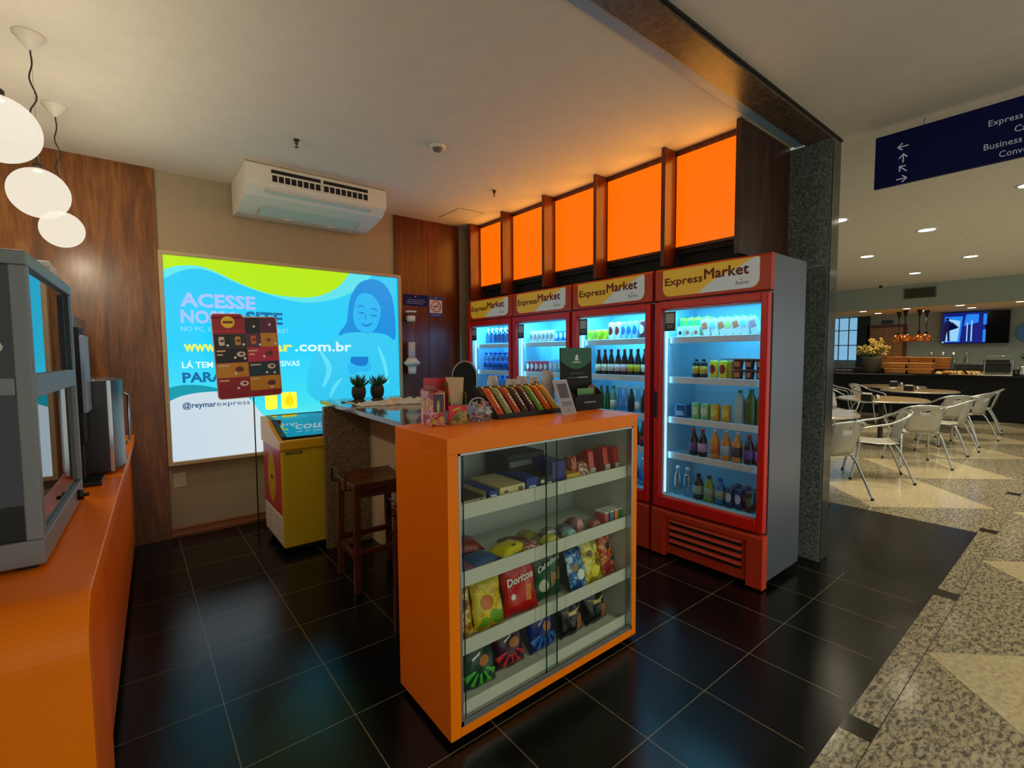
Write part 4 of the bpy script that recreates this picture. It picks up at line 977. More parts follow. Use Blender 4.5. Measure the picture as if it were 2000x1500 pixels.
flat('front_print', [[(.001, .0), (.084, .0), (.084, .055), (.05, .06), (.02, .03)]], (0, -.0005, 0), (1, 0, 0), (0, 0, 1), packprint('green sweets print', (80, 110, 30), (150, 160, 60), (216, 150, 60), 60), t, .0005)
flat('front_print', [[(.001, .084), (.084, .084), (.084, .057), (.05, .062), (.02, .032), (.001, .004)]], (0, -.0005, 0), (1, 0, 0), (0, 0, 1), K('bright red card', (214, 24, 30), .35), t, .0004)
flat('front_lettering', [[(.015, .055), (.055, .068), (.057, .078), (.017, .066)]], (0, -.0005, 0), (1, 0, 0), (0, 0, 1), K('yellow print', (206, 180, 60), .4), t, .0009)
for i in range(5): MB().pillow(.03, .05, .02, M=Matrix.Translation((.02+.011*i, .05, .085))).build('sweet_packet', K('gold foil', (206, 160, 60), .25), t)
t = thing('sweets_tub', 'clear lidded box full of grey and orange wrapped sweets, left of the bar rack', 'box', (1.258, 1.795, zt_), R(-8))
MB().box(-.052, .052, 0, .0015, 0, .068).box(-.052, .052, .0785, .08, 0, .080).box(-.052, -.0505, 0, .08, 0, .075).box(.0505, .052, 0, .08, 0, .075).box(-.052, .052, 0, .08, 0, .0015).build('clear_box', GLASS, t)
for i in range(16):
    MB().pillow(.045, .035, .02, M=Matrix.Translation((random.uniform(-.028, .028), random.uniform(.012, .065), .003+.055*i/16)) @ Matrix.Rotation(random.uniform(-.8, .8), 4, 'Y') @ Matrix.Rotation(random.uniform(-.4, .4), 4, 'Z')).build(
        'wrapped_sweet', [packprint('sweet wrap a', (96, 70, 96), (190, 180, 190), (206, 110, 60), 60), packprint('sweet wrap b', (150, 90, 50), (226, 200, 150), (170, 170, 190), 50), K('silver foil', (150, 154, 156), .25)][i % 3], t)
MB().tube(smoothpts([(-.045, .045, .07), (-.03, .045, .095), (.0, .045, .104), (.03, .045, .095), (.045, .045, .07)], 5), .003, 6).build('carry_handle', K('clear handle', (190, 196, 200), .2), t)

# chocolate bar rack: slanted tray, eight boxes of bars
t = thing('bar_rack', 'sloping black and green rack of wrapped snack bars on the orange cabinet', 'rack', (1.345, 1.785, zt_), R(1.5))
RW = .425; ML = Matrix.Rotation(R(-46), 4, 'X')       # tray leans back
m = MB(); m.box(0, RW, .0, .135, 0, .005); m.prism([(.0, 0), (.135, 0), (.205, .155), (.199, .157), (0, .012)], 'x', 0, .004); m.prism([(.0, 0), (.135, 0), (.205, .155), (.199, .157), (0, .012)], 'x', RW-.004, RW)
m.box(0, RW, -.001, .003, 0, .024)
m.build('tray', BLACK, t)
Bx(0, RW, .012, .016, .005, .225, M=ML).build('back_board', K('dark green card', (20, 60, 34), .45), t)
m = MB()
for k in range(8): m.lathe([(.009, 0), (.008, .001)], n=14, M=Matrix.Translation((0, 0, 0)) @ ML @ Matrix.Translation((.026+k*RW/8, .0095, .213)) @ Matrix.Rotation(R(90), 4, 'X'))
m.build('badge', K('cream badge', (206, 216, 170), .4), t)
BC = [('orange', (216, 84, 40)), ('sage', (150, 156, 110)), ('brick red', (186, 74, 50)), ('black and grey', (60, 58, 52)), ('dark purple', (70, 36, 56)), ('leaf green', (96, 150, 60)), ('bright orange', (226, 96, 20)), ('golden', (226, 170, 60))]
ends = []
for k, (cn, cc) in enumerate(BC):
    b_ = thing('snack_bar', '%s wrapped snack bar, %s in the sloping rack' % (cn, ['first from the left', 'second from the left', 'third from the left', 'fourth from the left', 'fourth from the right', 'third from the right', 'second from the right', 'rightmost'][k]), 'snack bar', (0, 0, 0), 0, 'snack bars in the rack')
    b_.location = t.matrix_basis @ Vector((.027+k*RW/8, .002, .010)); b_.rotation_euler = (R(-46), 0, R(1.5))
    MB().pillow(.044, .185, .022, n=8).build('wrapper', K('bar wrap '+cn, cc, .3), b_)
    MB().box(-.021, .021, -.001, .001, 0, .006).box(-.021, .021, -.001, .001, .179, .185).build('crimped_seam', K('bar wrap '+cn, cc, .3), b_)
    flat('printed_lettering', [[(-.006, .05+q*.017), (.008, .054+q*.017), (.008, .065+q*.017), (-.006, .061+q*.017)] for q in range(5)], (0, -.0118, 0), (1, 0, 0), (0, 0, 1), K('bar lettering', (226, 214, 190), .4), b_, .0008)
# payment sign holder and green card stand
t = thing('code_stand', 'small white acrylic card holder right of the bar rack', 'card holder', (1.738, 1.700, zt_), R(4))
MB().prism([(0, 0), (.004, 0), (.075, .172), (.071, .174)], 'x', -.054, .054).prism([(0, 0), (.07, 0), (.07, .003), (0, .003)], 'x', -.054, .054).build('holder', K('pale acrylic', (214, 210, 214), .2), t)
MN = Vector((0, .071, .174)).normalized()
flat('card', rect(-.048, .048, .006, .18), (0, -.0008, 0), (1, 0, 0), MN, K('grey card', (176, 172, 180), .5), t, .0006)
flat('card_panel', rrect(-.036, .036, .088, .165, .004), (0, -.0012, 0), (1, 0, 0), MN, K('charcoal card panel', (96, 92, 96), .5), t, .0008)
flat('card_text', [rect(-.036, .036, .045, .07), rect(-.01, .012, .02, .026)], (0, -.0012, 0), (1, 0, 0), MN, K('card text grey', (130, 136, 160), .5), t, .0008)
t = thing('card_stand', 'tall black and green cardboard card stand with a pocket on the orange cabinet', 'display stand', (1.962, 1.770, zt_), R(-4))
MB().prism([(.10, 0), (.106, 0), (.116, .342), (.11, .342)], 'x', -.118, .118).build('back_board', BLACKM, t, bevel=.001)
BV = Vector((0, .01, .342)).normalized()
flat('green_top', [[(-.117, .341)]+[(-.117+.234*i/12, .27-.048*math.sin(math.pi*i/12)) for i in range(13)]+[(.117, .341)]], (0, .0995, 0), (1, 0, 0), BV, K('deep green card', (30, 96, 64), .45), t, .0008)
flat('bird_emblem', [smoothpts([(-.012, .275), (-.006, .296), (.004, .304), (.014, .296), (.010, .282), (.018, .274), (.0, .270)], 3, True)], (0, .0995, 0), (1, 0, 0), BV, cW, t, .0016)
flat('emblem_text', [rect(-.03, .03, .258, .264)], (0, .0995, 0), (1, 0, 0), BV, cW, t, .0016)
flat('stand_text', [rect(-.05, .05, .196, .201), rect(-.07, .07, .172, .177)], (0, .0995, 0), (1, 0, 0), BV, K('faint grey print', (90, 100, 96), .5), t, .0012)
flat('stand_text', [rect(.01, .085, .171, .178)], (0, .0995, 0), (1, 0, 0), BV, K('faint pale print', (160, 170, 166), .5), t, .0016)
m = MB(); m.prism([(-.105, 0), (.105, 0), (.105, .085), (-.06, .085), (-.105, .075)], 'y', 0, .004); m.prism([(0, 0), (.10, 0), (.10, .14), (.04, .11), (0, .08)], 'x', -.105, -.102); m.prism([(0, 0), (.10, 0), (.10, .14), (.04, .11), (0, .08)], 'x', .102, .105)
m.build('pocket', BLACKM, t)
flat('pocket_text', [rect(-.04, .045, .040, .046)], (0, -.0006, 0), (1, 0, 0), (0, 0, 1), K('faint pale print', (160, 170, 166), .5), t, .0006)
MB().box(-.06, .06, .03, .034, .02, .118).build('leaflet', K('leaflet green', (110, 160, 96), .5), t)
MB().lathe([(.034, 0), (.034, .003)], n=24, M=Matrix.Translation((.07, .06, .10)) @ Matrix.Rotation(R(90), 4, 'X')).build('round_card', K('brown disc card', (130, 80, 56), .5), t)

# ================================================================== GRANITE COUNTER, STOOLS, FREEZER
t = thing('granite_counter', 'high counter with a polished grey granite top behind the orange cabinet', 'counter', (1.13, 1.96, 0))
MB().prism([(-.03, 0), (.80, 0), (.80, 2.02), (.06, 2.02)], 'z', 1.112, 1.142).build('worktop', GRTOP, t, bevel=.003)
Bx(.005, .365, 1.755, 1.80, 0, 1.112).build('end_slab', GRSLAB, t, bevel=.002)
Bx(.365, .405, .05, 1.755, 0, 1.112).build('front_panel', K('cream laminate panel', (206, 190, 158), .5), t)
m = MB(); m.box(.405, .80, 1.76, 1.99, 0, 1.112); m.box(.405, .80, .05, .08, 0, 1.112)
m.build('support_panel', K('cream laminate panel', (206, 190, 158), .5), t)
def stool(label):
    t = thing('bar_stool', label, 'bar stool', (0, 0, 0), 0, 'wooden bar stools at the granite counter')
    m = MB()
    n = 8
    for j in range(n):
        for sgn in (0,):
            y0, y1 = -.2+.4*j/n, -.2+.4*(j+1)/n
            f = lambda y: .70-.014*math.cos(y/.2*math.pi/2)+.0
            m.add([(-.19, y0, f(y0)), (.19, y0, f(y0)), (.19, y1, f(y1)), (-.19, y1, f(y1)), (-.19, y0, .655), (.19, y0, .655), (.19, y1, .655), (-.19, y1, .655)],
                  [(0, 1, 2, 3), (7, 6, 5, 4), (0, 4, 5, 1) if j == 0 else (0, 1, 5, 4), (2, 6, 7, 3), (0, 3, 7, 4), (1, 5, 6, 2)][0:2] + [(0, 3, 7, 4), (1, 5, 6, 2)] + ([(0, 4, 5, 1)] if j == 0 else []) + ([(2, 6, 7, 3)] if j == n-1 else []))
    m.build('seat', STOOLW, t, bevel=.006)
    for sx in (-1, 1):
        for sy in (-1, 1):
            MB().taper((sx*.175-.019, sx*.175+.019, sy*.178-.019, sy*.178+.019), (sx*.165-.021, sx*.165+.021, sy*.172-.021, sy*.172+.021), 0, .656).build('leg', STOOLW, t, bevel=.003)
    for sx in (-1, 1): Bx(sx*.165-.011, sx*.165+.011, -.155, .155, .605, .654).build('apron', STOOLW, t)
    for sy in (-1, 1): Bx(-.146, .146, sy*.172-.011, sy*.172+.011, .605, .654).build('apron', STOOLW, t)
    for sx in (-1, 1): Bx(sx*.172-.010, sx*.172+.010, -.16, .16, .20, .238).build('footrest', STOOLW, t, bevel=.002)
    for sy in (-1, 1): Bx(-.155, .155, sy*.176-.010, sy*.176+.010, .235, .272).build('stretcher', STOOLW, t, bevel=.002)
    path = [(-.19, .15, .66), (-.225, .15, .66), (-.225, .15, .755), (-.225, -.15, .755), (-.225, -.15, .66), (-.19, -.15, .66)]
    MB().tube(path, .006, 8).build('back_handle', K('dark bronze bar', (60, 50, 42), .3, .8), t)
    return t
st = stool('')
place(st, (1.245, 3.07, 0), R(-3), 'reddish wooden bar stool with a metal handle, standing in front of the granite end slab')
place(st, (1.245, 2.16, 0), R(0), 'wooden bar stool mostly hidden behind the orange cabinet, only its handle edge showing')

# freezer
t = thing('ice_cream_freezer', 'yellow chest freezer with a sloping glass lid left of the granite counter', 'freezer', (.845, 3.795, 0))
FWD, FD = .60, .62
Bx(0, FWD, 0, FD, .055, .80).build('freezer_body', YEL, t, bevel=.008)
Bx(-.004, 0, .04, FD-.02, .30, .80).build('side_print', K('pink red print', (190, 56, 60), .4), t)
flat('side_emblem', [circ(.30, .55, .13, ry=.2)], (-.0045, FD, 0), (0, -1, 0), (0, 0, 1), YEL, t, .0006)
flat('side_emblem_text', [rect(.27, .34, .53, .56)], (-.0052, FD, 0), (0, -1, 0), (0, 0, 1), K('brown ink', (110, 50, 20), .4), t, .0006)
f = Bx(-.006, 0, .02, FD-.03, .075, .295).build('vent_grille', WHITEP, t, bevel=.002)
for q in range(9): Bx(-.0085, -.006, .04, FD-.05, .09+q*.022, .098+q*.022).build('vent_fin', K('grey white plastic', (190, 188, 180), .5), f)
MB().prism([(-.012, .80), (FD+.012, .80), (FD+.012, .995), (FD-.06, 1.005), (FD-.22, .985), (.10, .885), (-.012, .862)], 'x', -.012, .018).build('lid_cheek', YELR, t, bevel=.006)
MB().prism([(-.012, .80), (FD+.012, .80), (FD+.012, .995), (FD-.06, 1.005), (FD-.22, .985), (.10, .885), (-.012, .862)], 'x', FWD-.018, FWD+.012).build('lid_cheek', YELR, t, bevel=.006)
Bx(.018, FWD-.018, -.014, .03, .80, .872).build('lid_rim', YELR, t, bevel=.008)
Bx(.018, FWD-.018, FD-.03, FD+.012, .80, 1.0).build('lid_rim', YELR, t, bevel=.008)
gl = MB(); sec = [(.045, .890), (.13, .915), (.25, .952), (.38, .985), (.50, 1.000), (.58, 1.004)]
gl.prism(sec+[(p[0], p[1]-.006) for p in sec[::-1]], 'x', .05, FWD-.05)
gl.build('glass_lid', glass('freezer lid glass', (150, 176, 170), gloss=.45), t)
for a, b in ((.018, .05), (FWD-.05, FWD-.018)):
    MB().prism([(p[0], p[1]+.004) for p in sec]+[(p[0], p[1]-.02) for p in sec[::-1]], 'x', a, b).build('lid_frame', BLACK, t)
MB().box(.05, FWD-.05, .56, .60, .992, 1.006).build('lid_frame', BLACK, t)
Bx(.03, .145, -.0035, 0, .765, .785).build('name_plate', K('dark plate', (40, 34, 20), .3), t, bevel=.001)
flat('name_plate_text', [rect(.055, .135, .772, .779)], (0, -.004, 0), (1, 0, 0), (0, 0, 1), K('pale plate ink', (190, 170, 90), .4), t, .0004)
MB().lathe([(.006, 0), (.005, .001)], n=12, M=Matrix.Translation((.045, -.004, .775)) @ Matrix.Rotation(R(90), 4, 'X')).build('plate_badge', K('pale plate ink', (190, 170, 90), .4), t)
for x, y in ((.05, .05), (FWD-.09, .05), (.05, FD-.09), (FWD-.09, FD-.09)): MB().box(x, x+.04, y, y+.04, 0, .055).build('foot', BLACKM, t)
Bx(.03, FWD-.03, .03, FD-.03, .02, .055).build('base', BLACKM, t)
# menu board on a thin pole fixed to the floor beside the freezer
t = thing('menu_board', 'dark red ice cream menu board on a thin pole before the backlit poster', 'menu board', (.795, 4.452, 0))
BS = .985
bo = (-.255, -.006, 1.150)
poly = rrect(.0, .475, .0, .655, .03, corners=(1, 1, 1, 0)); top_l = rrect(.0, .225, .60, .692, .028, corners=(0, 0, 1, 1))
tilt = Matrix.Translation((bo[0], 0, bo[2])) @ Matrix.Rotation(R(-2.5), 4, 'Y')
bd = MB().prism(rrect(0, .478, 0, .668, .03, corners=(1, 1, 1, 0)), 'y', -.004, .004, M=tilt).prism(rrect(0, .228, .668, .692, .024, corners=(0, 0, 1, 1)), 'y', -.004, .004, M=tilt).build('board', K('board edge white', (206, 204, 206), .4), t)
def bq(name, polys, m_, lift=.0006): 
    Mx = tilt.to_3x3(); O = tilt @ Vector((0, -.0042, 0)); return flat(name, polys, O, Mx @ Vector((1, 0, 0)), Mx @ Vector((0, 0, 1)), m_, bd, lift)
RD = K('board crimson', (150, 24, 36), .35); PK = K('board pink', (196, 34, 66), .35); OC = K('board ochre', (206, 140, 20), .35); TEAL = K('board teal', (16, 50, 60), .35); DKB = K('board black', (14, 12, 16), .35); PUR = K('board purple', (90, 24, 60), .35)
bq('red_ground', [rrect(.006, .472, .006, .660, .026, corners=(1, 1, 1, 0)), rrect(.006, .222, .655, .686, .02, corners=(0, 0, 1, 1))], RD)
for p_, m_ in ((rect(.006, .235, .545, .555), PK), (rect(.235, .345, .530, .655), DKB), (rect(.345, .468, .530, .655), PUR), (rect(.010, .120, .415, .525), DKB), (rect(.120, .235, .415, .525), K('board deep green', (20, 50, 30), .35)), (rect(.235, .345, .415, .530), K('board violet', (90, 40, 70), .35)),
               (rect(.345, .468, .415, .530), OC), (rect(.010, .235, .295, .412), DKB), (rect(.238, .468, .295, .412), PK), (rect(.010, .235, .175, .292), OC), (rect(.238, .468, .175, .292), TEAL), (rect(.010, .235, .055, .172), RD), (rect(.238, .468, .055, .172), OC)):
    bq('menu_field', p_, m_, .0012)
bq('round_logo', [circ(.115, .622, .048)], K('logo yellow', (236, 196, 40), .35), .0014)
bq('round_logo_text', [rect(.080, .150, .612, .632)], K('logo brown', (110, 60, 10), .4), .002)
for x, z, c_ in ((.06, .47, 'ivory'), (.175, .47, 'amber'), (.29, .475, 'amber2'), (.40, .47, 'tan'), (.19, .36, 'cream'), (.40, .36, 'cocoa'), (.17, .24, 'cocoa'), (.41, .25, 'cream'), (.195, .12, 'ring'), (.40, .11, 'cocoa')):
    cc = {'ivory': (214, 200, 180), 'amber': (206, 140, 60), 'amber2': (206, 110, 50), 'tan': (190, 130, 40), 'cream': (220, 206, 190), 'cocoa': (110, 50, 40), 'ring': (230, 214, 200)}[c_]
    bq('food_picture', [circ(x, z, .032, ry=.022) if c_ not in ('ivory', 'amber', 'amber2') else rrect(x-.02, x+.02, z-.035, z+.035, .008)], K('food '+c_, cc, .4), .002)
    bq('food_picture', [circ(x+.004, z+.002, .014, ry=.01)], K('food core', (90, 40, 30), .4), .0028)
for x, z in ((.30, .585), (.42, .60), (.10, .435), (.215, .44), (.335, .435), (.455, .44), (.145, .335), (.215, .325), (.36, .335), (.14, .205), (.43, .195), (.37, .2), (.15, .085), (.40, .075)):
    bq('price_dot', [circ(x, z, .010, 14)], cW, .0034)
for x, z, w_ in ((.245, .38, .07), (.02, .385, .06), (.02, .265, .08), (.25, .262, .08), (.02, .145, .07), (.25, .145, .06), (.02, .355, .04), (.25, .35, .04)):
    bq('menu_heading', [rect(x, x+w_, z, z+.012)], K('pale heading', (220, 196, 160), .4), .002)
MB().tube([(.0, .005, 0), (0, .005, 1.2)], .005, 8).build('pole', BLACK, t)
MB().box(-.04, .04, -.04, .05, 0, .006).build('pole_foot', BLACK, t, bevel=.002)
t = thing('wall_socket', 'blank square cream wall plate below the poster', 'wall plate', (.238, YB, .42))
Bx(0, .085, -.008, 0, 0, .12).build('plate', CREAMP, t, bevel=.003)
Bx(.012, .073, -.010, -.008, .02, .10).build('blank_insert', K('cream insert', (196, 184, 160), .5), t, bevel=.001)

# plants, bag, cups, black chair back, on or behind the granite counter
ZG = 1.1425
def plant(x, y, label, seed):
    rnd = random.Random(seed)
    t = thing('potted_plant', label, 'potted plant', (x, y, ZG), 0, 'small potted plants on the granite counter')
    MB().lathe([(.036, 0), (.050, .012), (.058, .045), (.056, .085), (.050, .10), (.044, .10), (.044, .092), (1e-4, .09)], n=24).build('pot', K('charcoal pot', (44, 40, 36), .6), t)
    lf = MB()
    for i in range(40):
        a = rnd.uniform(0, 6.283); sp = rnd.uniform(.2, 1.0); L = rnd.uniform(.085, .125)
        d = Vector((math.cos(a)*sp*.75, math.sin(a)*sp*.75, 1.15-sp*.6)).normalized(); b_ = Vector((math.cos(a)*.012*sp, math.sin(a)*.012*sp, .09))
        pts = [b_+d*L*q+Vector((math.cos(a), math.sin(a), 0))*(.018*math.sin(q*2.4)*sp)*(1 if i % 3 else -1) for q in (0, .25, .5, .75, 1)]
        lf.tube([tuple(p) for p in pts], [.0045, .0055, .005, .0035, .0008], 6)
    lf.build('foliage', K('deep leaf green', (36, 84, 30), .45), t)
plant(1.475, 3.885, 'small green succulent in a dark pot, left of the pair on the granite counter', 3)
plant(1.648, 3.915, 'small green succulent in a dark pot, right of the pair on the granite counter', 5)
t = thing('plastic_bag', 'crumpled translucent white plastic bag on the granite counter in front of the plants', 'bag', (1.50, 3.28, ZG), R(-14))
m = MB(); n1, n2 = 60, 26; vs = []
rnd = random.Random(4)
for j in range(n2+1):
    for i in range(n1+1):
        u, v = i/n1, j/n2
        e = (math.sin(math.pi*min(1, max(0, u))) ** .5)*math.sin(math.pi*v)**.6
        hgt = e*(.022+.040*u*u+.014*math.sin(u*15+v*9)*math.sin(v*11)+.010*math.sin(u*37-v*15)+.006*math.sin(u*61+v*23))
        vs.append(((u-.5)*.50+.02*math.sin(v*9+u*7), (v-.5)*.17*(1-.4*u)+.02*math.sin(u*13), max(.001, hgt)))
fs = [(j*(n1+1)+i, j*(n1+1)+i+1, (j+1)*(n1+1)+i+1, (j+1)*(n1+1)+i) for j in range(n2) for i in range(n1)]
m.add(vs, fs, 0, True); m.build('bag_body', K('milky plastic film', (206, 204, 196), .3), t, solid=.001)
MB().tube(smoothpts([(-.26, -.03, .01), (-.33, .02, .03), (-.27, .05, .012)], 6), .006, 6).build('bag_handle', K('milky plastic film', (206, 204, 196), .3), t)
t = thing('pen', 'dark pen lying at the left end of the granite counter by the plastic bag', 'pen', (1.30, 3.66, ZG+.004), R(20))
MB().tube([(-.06, 0, 0), (.05, 0, 0), (.065, 0, 0)], [.004, .004, .001], 8).build('barrel', BLACK, t)
cupm = K('white plastic cup', (206, 208, 214), .35)
def cupstack(x, y, n_, label, w_=1.0):
    t = thing('cup_stack', label, 'cup stack', (x, y, ZG), 0, 'upturned plastic cups on the granite counter')
    for k in range(n_):
        MB().lathe([(.040*w_, .0), (.042*w_, .003), (.030*w_, .085), (1e-4, .086)], (0, 0, k*.020), 20).build('cup', cupm, t)
for x, y, n_, lb in ((1.78, 2.42, 8, 'leftmost stack of upturned white plastic cups behind the bar rack'), (1.84, 2.31, 7, 'second stack of upturned white cups from the left behind the bar rack'),
                     (1.87, 2.24, 8, 'third stack of upturned white cups from the left behind the bar rack'), (1.88, 2.14, 8, 'fourth stack of upturned white cups behind the bar rack'), (1.88, 2.02, 10, 'tallest stack of upturned white cups, nearest the card holder')):
    cupstack(x, y, n_, lb)
t = thing('chair', 'black chair with a rounded back edged in grey, behind the granite counter', 'chair', (2.42, 3.72, 0), R(-38))
m = MB(); m.prism([(-.105, .92), (.105, .92)]+[(.105*math.cos(a), 1.30+.13*math.sin(a)) for a in [math.pi*i/14 for i in range(15)]], 'y', -.02, .02)
m.build('backrest', BLACKM, t, bevel=.008)
MB().tube([(-.115, 0, .60), (-.115, 0, 1.30)]+[(.115*math.cos(a), 0, 1.30+.14*math.sin(a)) for a in [math.pi*(14-i)/14 for i in range(1, 14)]]+[(.115, 0, 1.30), (.115, 0, .60)], .007, 8).build('back_frame', ALU, t)
MB().lathe([(.17, .72), (.19, .735), (.19, .77), (.16, .785)], (0, -.17, 0), 24).build('seat', BLACKM, t)
for sx in (-1, 1):
    for sy in (-1, 1): MB().tube([(sx*.11, -.17+sy*.11, .73), (sx*.18, -.17+sy*.18, 0)], .010, 8).build('leg', ALU, t)
# wall cup dispenser and signs on the right walnut panel
t = thing('cup_dispenser', 'clear tube cup dispenser with a white flared base on the walnut panel', 'dispenser', (2.362, YB-.11, 1.30))
MB().lathe([(.040, 0), (.043, .03), (.046, .10), (.040, .105)], n=24).lathe([(.06, .085), (.086, .112), (.09, .12), (.06, .15), (.05, .17)], n=28).build('base', WHITEP, t)
MB().lathe([(.043, .15), (.043, .655)], n=24).build('clear_tube', GLASS, t)
MB().lathe([(.038, .16), (.038, .34)], n=20).build('stacked_cups', cupm, t)
MB().lathe([(.044, .56), (.044, .60), (.044, .62)], n=24).lathe([(.058, .655), (.058, .672)], n=28).build('cap', WHITEP, t)
MB().box(-.02, .02, .03, .088, .12, .16).box(-.02, .02, .03, .088, .58, .61).build('wall_bracket', WHITEP, t)
t = thing('wall_sign', 'dark blue notice with three lines of small white writing on the walnut panel', 'sign', (2.318, YB-.020, 2.040))
Bx(0, .295, -.004, 0, 0, .120).build('sign_panel', NAVY, t)
flat('sign_text', [rect(.05, .25, .062, .067), rect(.035, .27, .042, .047), rect(.04, .24, .022, .027), rrect(.137, .152, .092, .108, .003)], (0, -.0042, 0), (1, 0, 0), (0, 0, 1), K('pale sign ink', (150, 160, 200), .5), t, .0004)
t = thing('no_smoking_sign', 'no smoking sign with a red crossed circle on the walnut panel', 'sign', (2.624, YB-.020, 1.932))
Bx(0, .182, -.004, 0, 0, .225).build('sign_panel', K('sign blue', (30, 50, 130), .4), t)
flat('white_field', rect(.012, .170, .04, .185), (0, -.0042, 0), (1, 0, 0), (0, 0, 1), K('sign white', (216, 206, 206), .5), t, .0004)
cc = circ(.091, .113, .064, 32); ci = circ(.091, .113, .053, 32)
flat('crossed_circle', [[cc[i], cc[(i+1) % 32], ci[(i+1) % 32], ci[i]] for i in range(32)]+[[(.050, .077), (.057, .070), (.132, .149), (.125, .156)]], (0, -.0046, 0), (1, 0, 0), (0, 0, 1), K('prohibition red', (170, 50, 50), .4), t, .0008)
flat('cigarette', [rect(.052, .11, .108, .118), rect(.114, .128, .108, .118)], (0, -.0046, 0), (1, 0, 0), (0, 0, 1), BLACK, t, .0005)
flat('sign_text', [rect(.04, .14, .015, .022), rrect(.084, .098, .196, .212, .003)], (0, -.0042, 0), (1, 0, 0), (0, 0, 1), K('pale sign ink', (150, 160, 200), .5), t, .0004)

# ================================================================== LEFT COUNTER AND APPLIANCES
LA = R(-2.0)    # the counter runs a touch off square
t = thing('orange_counter', 'long orange laminate counter along the left edge, curving down at its near end', 'counter', (-.108, 1.52, 0), LA)
# local: x <= 0 is the counter, y runs away from the viewer
LH = .90; r_ = .13
arc = [(r_-r_*math.sin(a), LH-r_+r_*math.cos(a)) for a in [R(90)*i/12 for i in range(13)]]
th = .055; arci = [(r_-(r_-th)*math.sin(a), LH-r_+(r_-th)*math.cos(a)) for a in [R(90)*i/12 for i in range(13)]]
sec = [(3.20, LH)]+arc+[(0, 0), (th, 0)]+arci[::-1]+[(3.20, LH-th)]
m = MB(); 
outer = [(3.20, LH)]+arc+[(0, 0)]; inner = [(3.20, LH-th)]+arci+[(th, 0)]
vs = [(x, p[0], p[1]) for x in (0, -.78) for p in outer+inner]; k = len(outer)
fs = []
for i in range(k-1):
    fs.append((i, i+1, 2*k+i+1, 2*k+i)); fs.append((k+i, 3*k+i, 3*k+i+1, k+i+1))
    fs.append((i, k+i, k+i+1, i+1)); fs.append((2*k+i, 2*k+i+1, 3*k+i+1, 3*k+i))
fs += [(0, 2*k, 3*k, k), (k-1, 2*k-1, 4*k-1, 3*k-1)]
m.add(vs, fs)
m.build('worktop', ORANGE, t, bevel=.004)
Bx(-.74, -.006, .075, .48, .0, LH-th-.001).build('end_unit', ORANGE_S, t, bevel=.003)
Bx(-.74, -.045, .485, 3.19, .06, LH-th-.001).build('base_unit', ORANGE_S, t, bevel=.003)
for q in range(5): Bx(-.045, -.030, .50+q*.535, 1.025+q*.535, .075, LH-th-.012).build('cabinet_door', ORANGE_S, t, bevel=.003)
Bx(-.70, -.06, .485, 3.15, 0, .06).build('plinth', BLACKM, t)
def LP(x, y, z=LH+.0005):     # point given in the counter's own frame
    c, s = math.cos(LA), math.sin(LA); return (-.108+x*c-y*s, 1.52+x*s+y*c, z)
# heated display case
t = thing('heated_display_case', 'grey framed glass food warmer standing on the orange counter at the left edge', 'food warmer', (-.212, 1.872, LH+.0005), R(-2.2))
OW, OD, OH = .74, .84, .895
m = MB(); G1 = K('grey metal frame', (136, 142, 146), .45, .3)
z0 = .012
m.box(-OW, 0, 0, OD, z0, .085); m.box(-OW, 0, 0, OD, OH-.04, OH)
for x0, x1 in ((-.038, 0), (-OW, -OW+.038)):
    for y0, y1 in ((0, .035), (OD-.03, OD)): m.box(x0, x1, y0, y1, .085, OH-.04)
m.box(-OW+.038, -.038, 0, .03, .495, .545); m.box(-.03, 0, .035, OD-.03, .485, .552); m.box(-OW, -OW+.03, .035, OD-.03, .49, .545)
m.build('frame', G1, t, bevel=.004)
Bx(-OW+.03, -.03, OD-.025, OD-.005, .085, OH-.04).build('back_panel', BLACK, t)
Bx(-OW+.035, -.036, .012, .018, .545, OH-.04).build('upper_front_panel', K('black glass panel', (8, 10, 10), .08), t)
text('o', (-.088, .0115, .615), (1, 0, 0), (0, 0, 1), .045, cW, t, name='front_lettering')
Bx(-OW+.038, -.038, .012, .017, .085, .495).build('lower_front_pane', GLASSD, t)
Bx(-.020, -.014, .035, OD-.03, .552, OH-.04).build('upper_side_pane', glass('mirror like pane', (60, 60, 60), gloss=.5), t)
Bx(-.020, -.014, .035, OD-.03, .085, .485).build('lower_side_pane', glass('mirror like pane 2', (120, 130, 130), gloss=.38), t)
Bx(-OW+.04, -.04, .04, OD-.04, .29, .296).build('inner_shelf', ALU, t)
Bx(-OW+.04, -.04, .04, OD-.04, .546, .552).build('inner_shelf', K('dark shelf', (30, 32, 34), .3), t)
Bx(-.012, .0025, OD-.12, OD-.10, .55, OH-.05).build('door_trim', BLACK, t)
MB().lathe([(.022, 0), (.020, .018), (.008, .020), (.008, .034)], n=16, M=Matrix.Translation((0, OD-.16, .05)) @ Matrix.Rotation(R(90), 4, 'Y')).build('control_knob', BLACK, t)
for x in (-OW+.02, -.06):
    for y in (.02, OD-.06): MB().box(x, x+.04, y, y+.04, 0, .012).build('foot', BLACKM, t)
MB().box(-.5, -.12, .25, .6, .297, .30).build('food_tray', K('cream tray', (190, 184, 160), .4), t)
for q in range(14): MB().tube([(-OW+.05, .08+q*.065, .094), (-.05, .08+q*.065, .094)], .003, 6).build('grid_wire', ALU, t)
t = thing('paper_box', 'small white carton lying on top of the food warmer', 'box', (-.40, 2.28, LH+OH+.0005))
Bx(0, .20, 0, .22, 0, .035).build('box_body', PAPER, t, bevel=.003); Bx(.0, .20, -.001, .0, .005, .018).build('printed_edge', CREAMP, t)
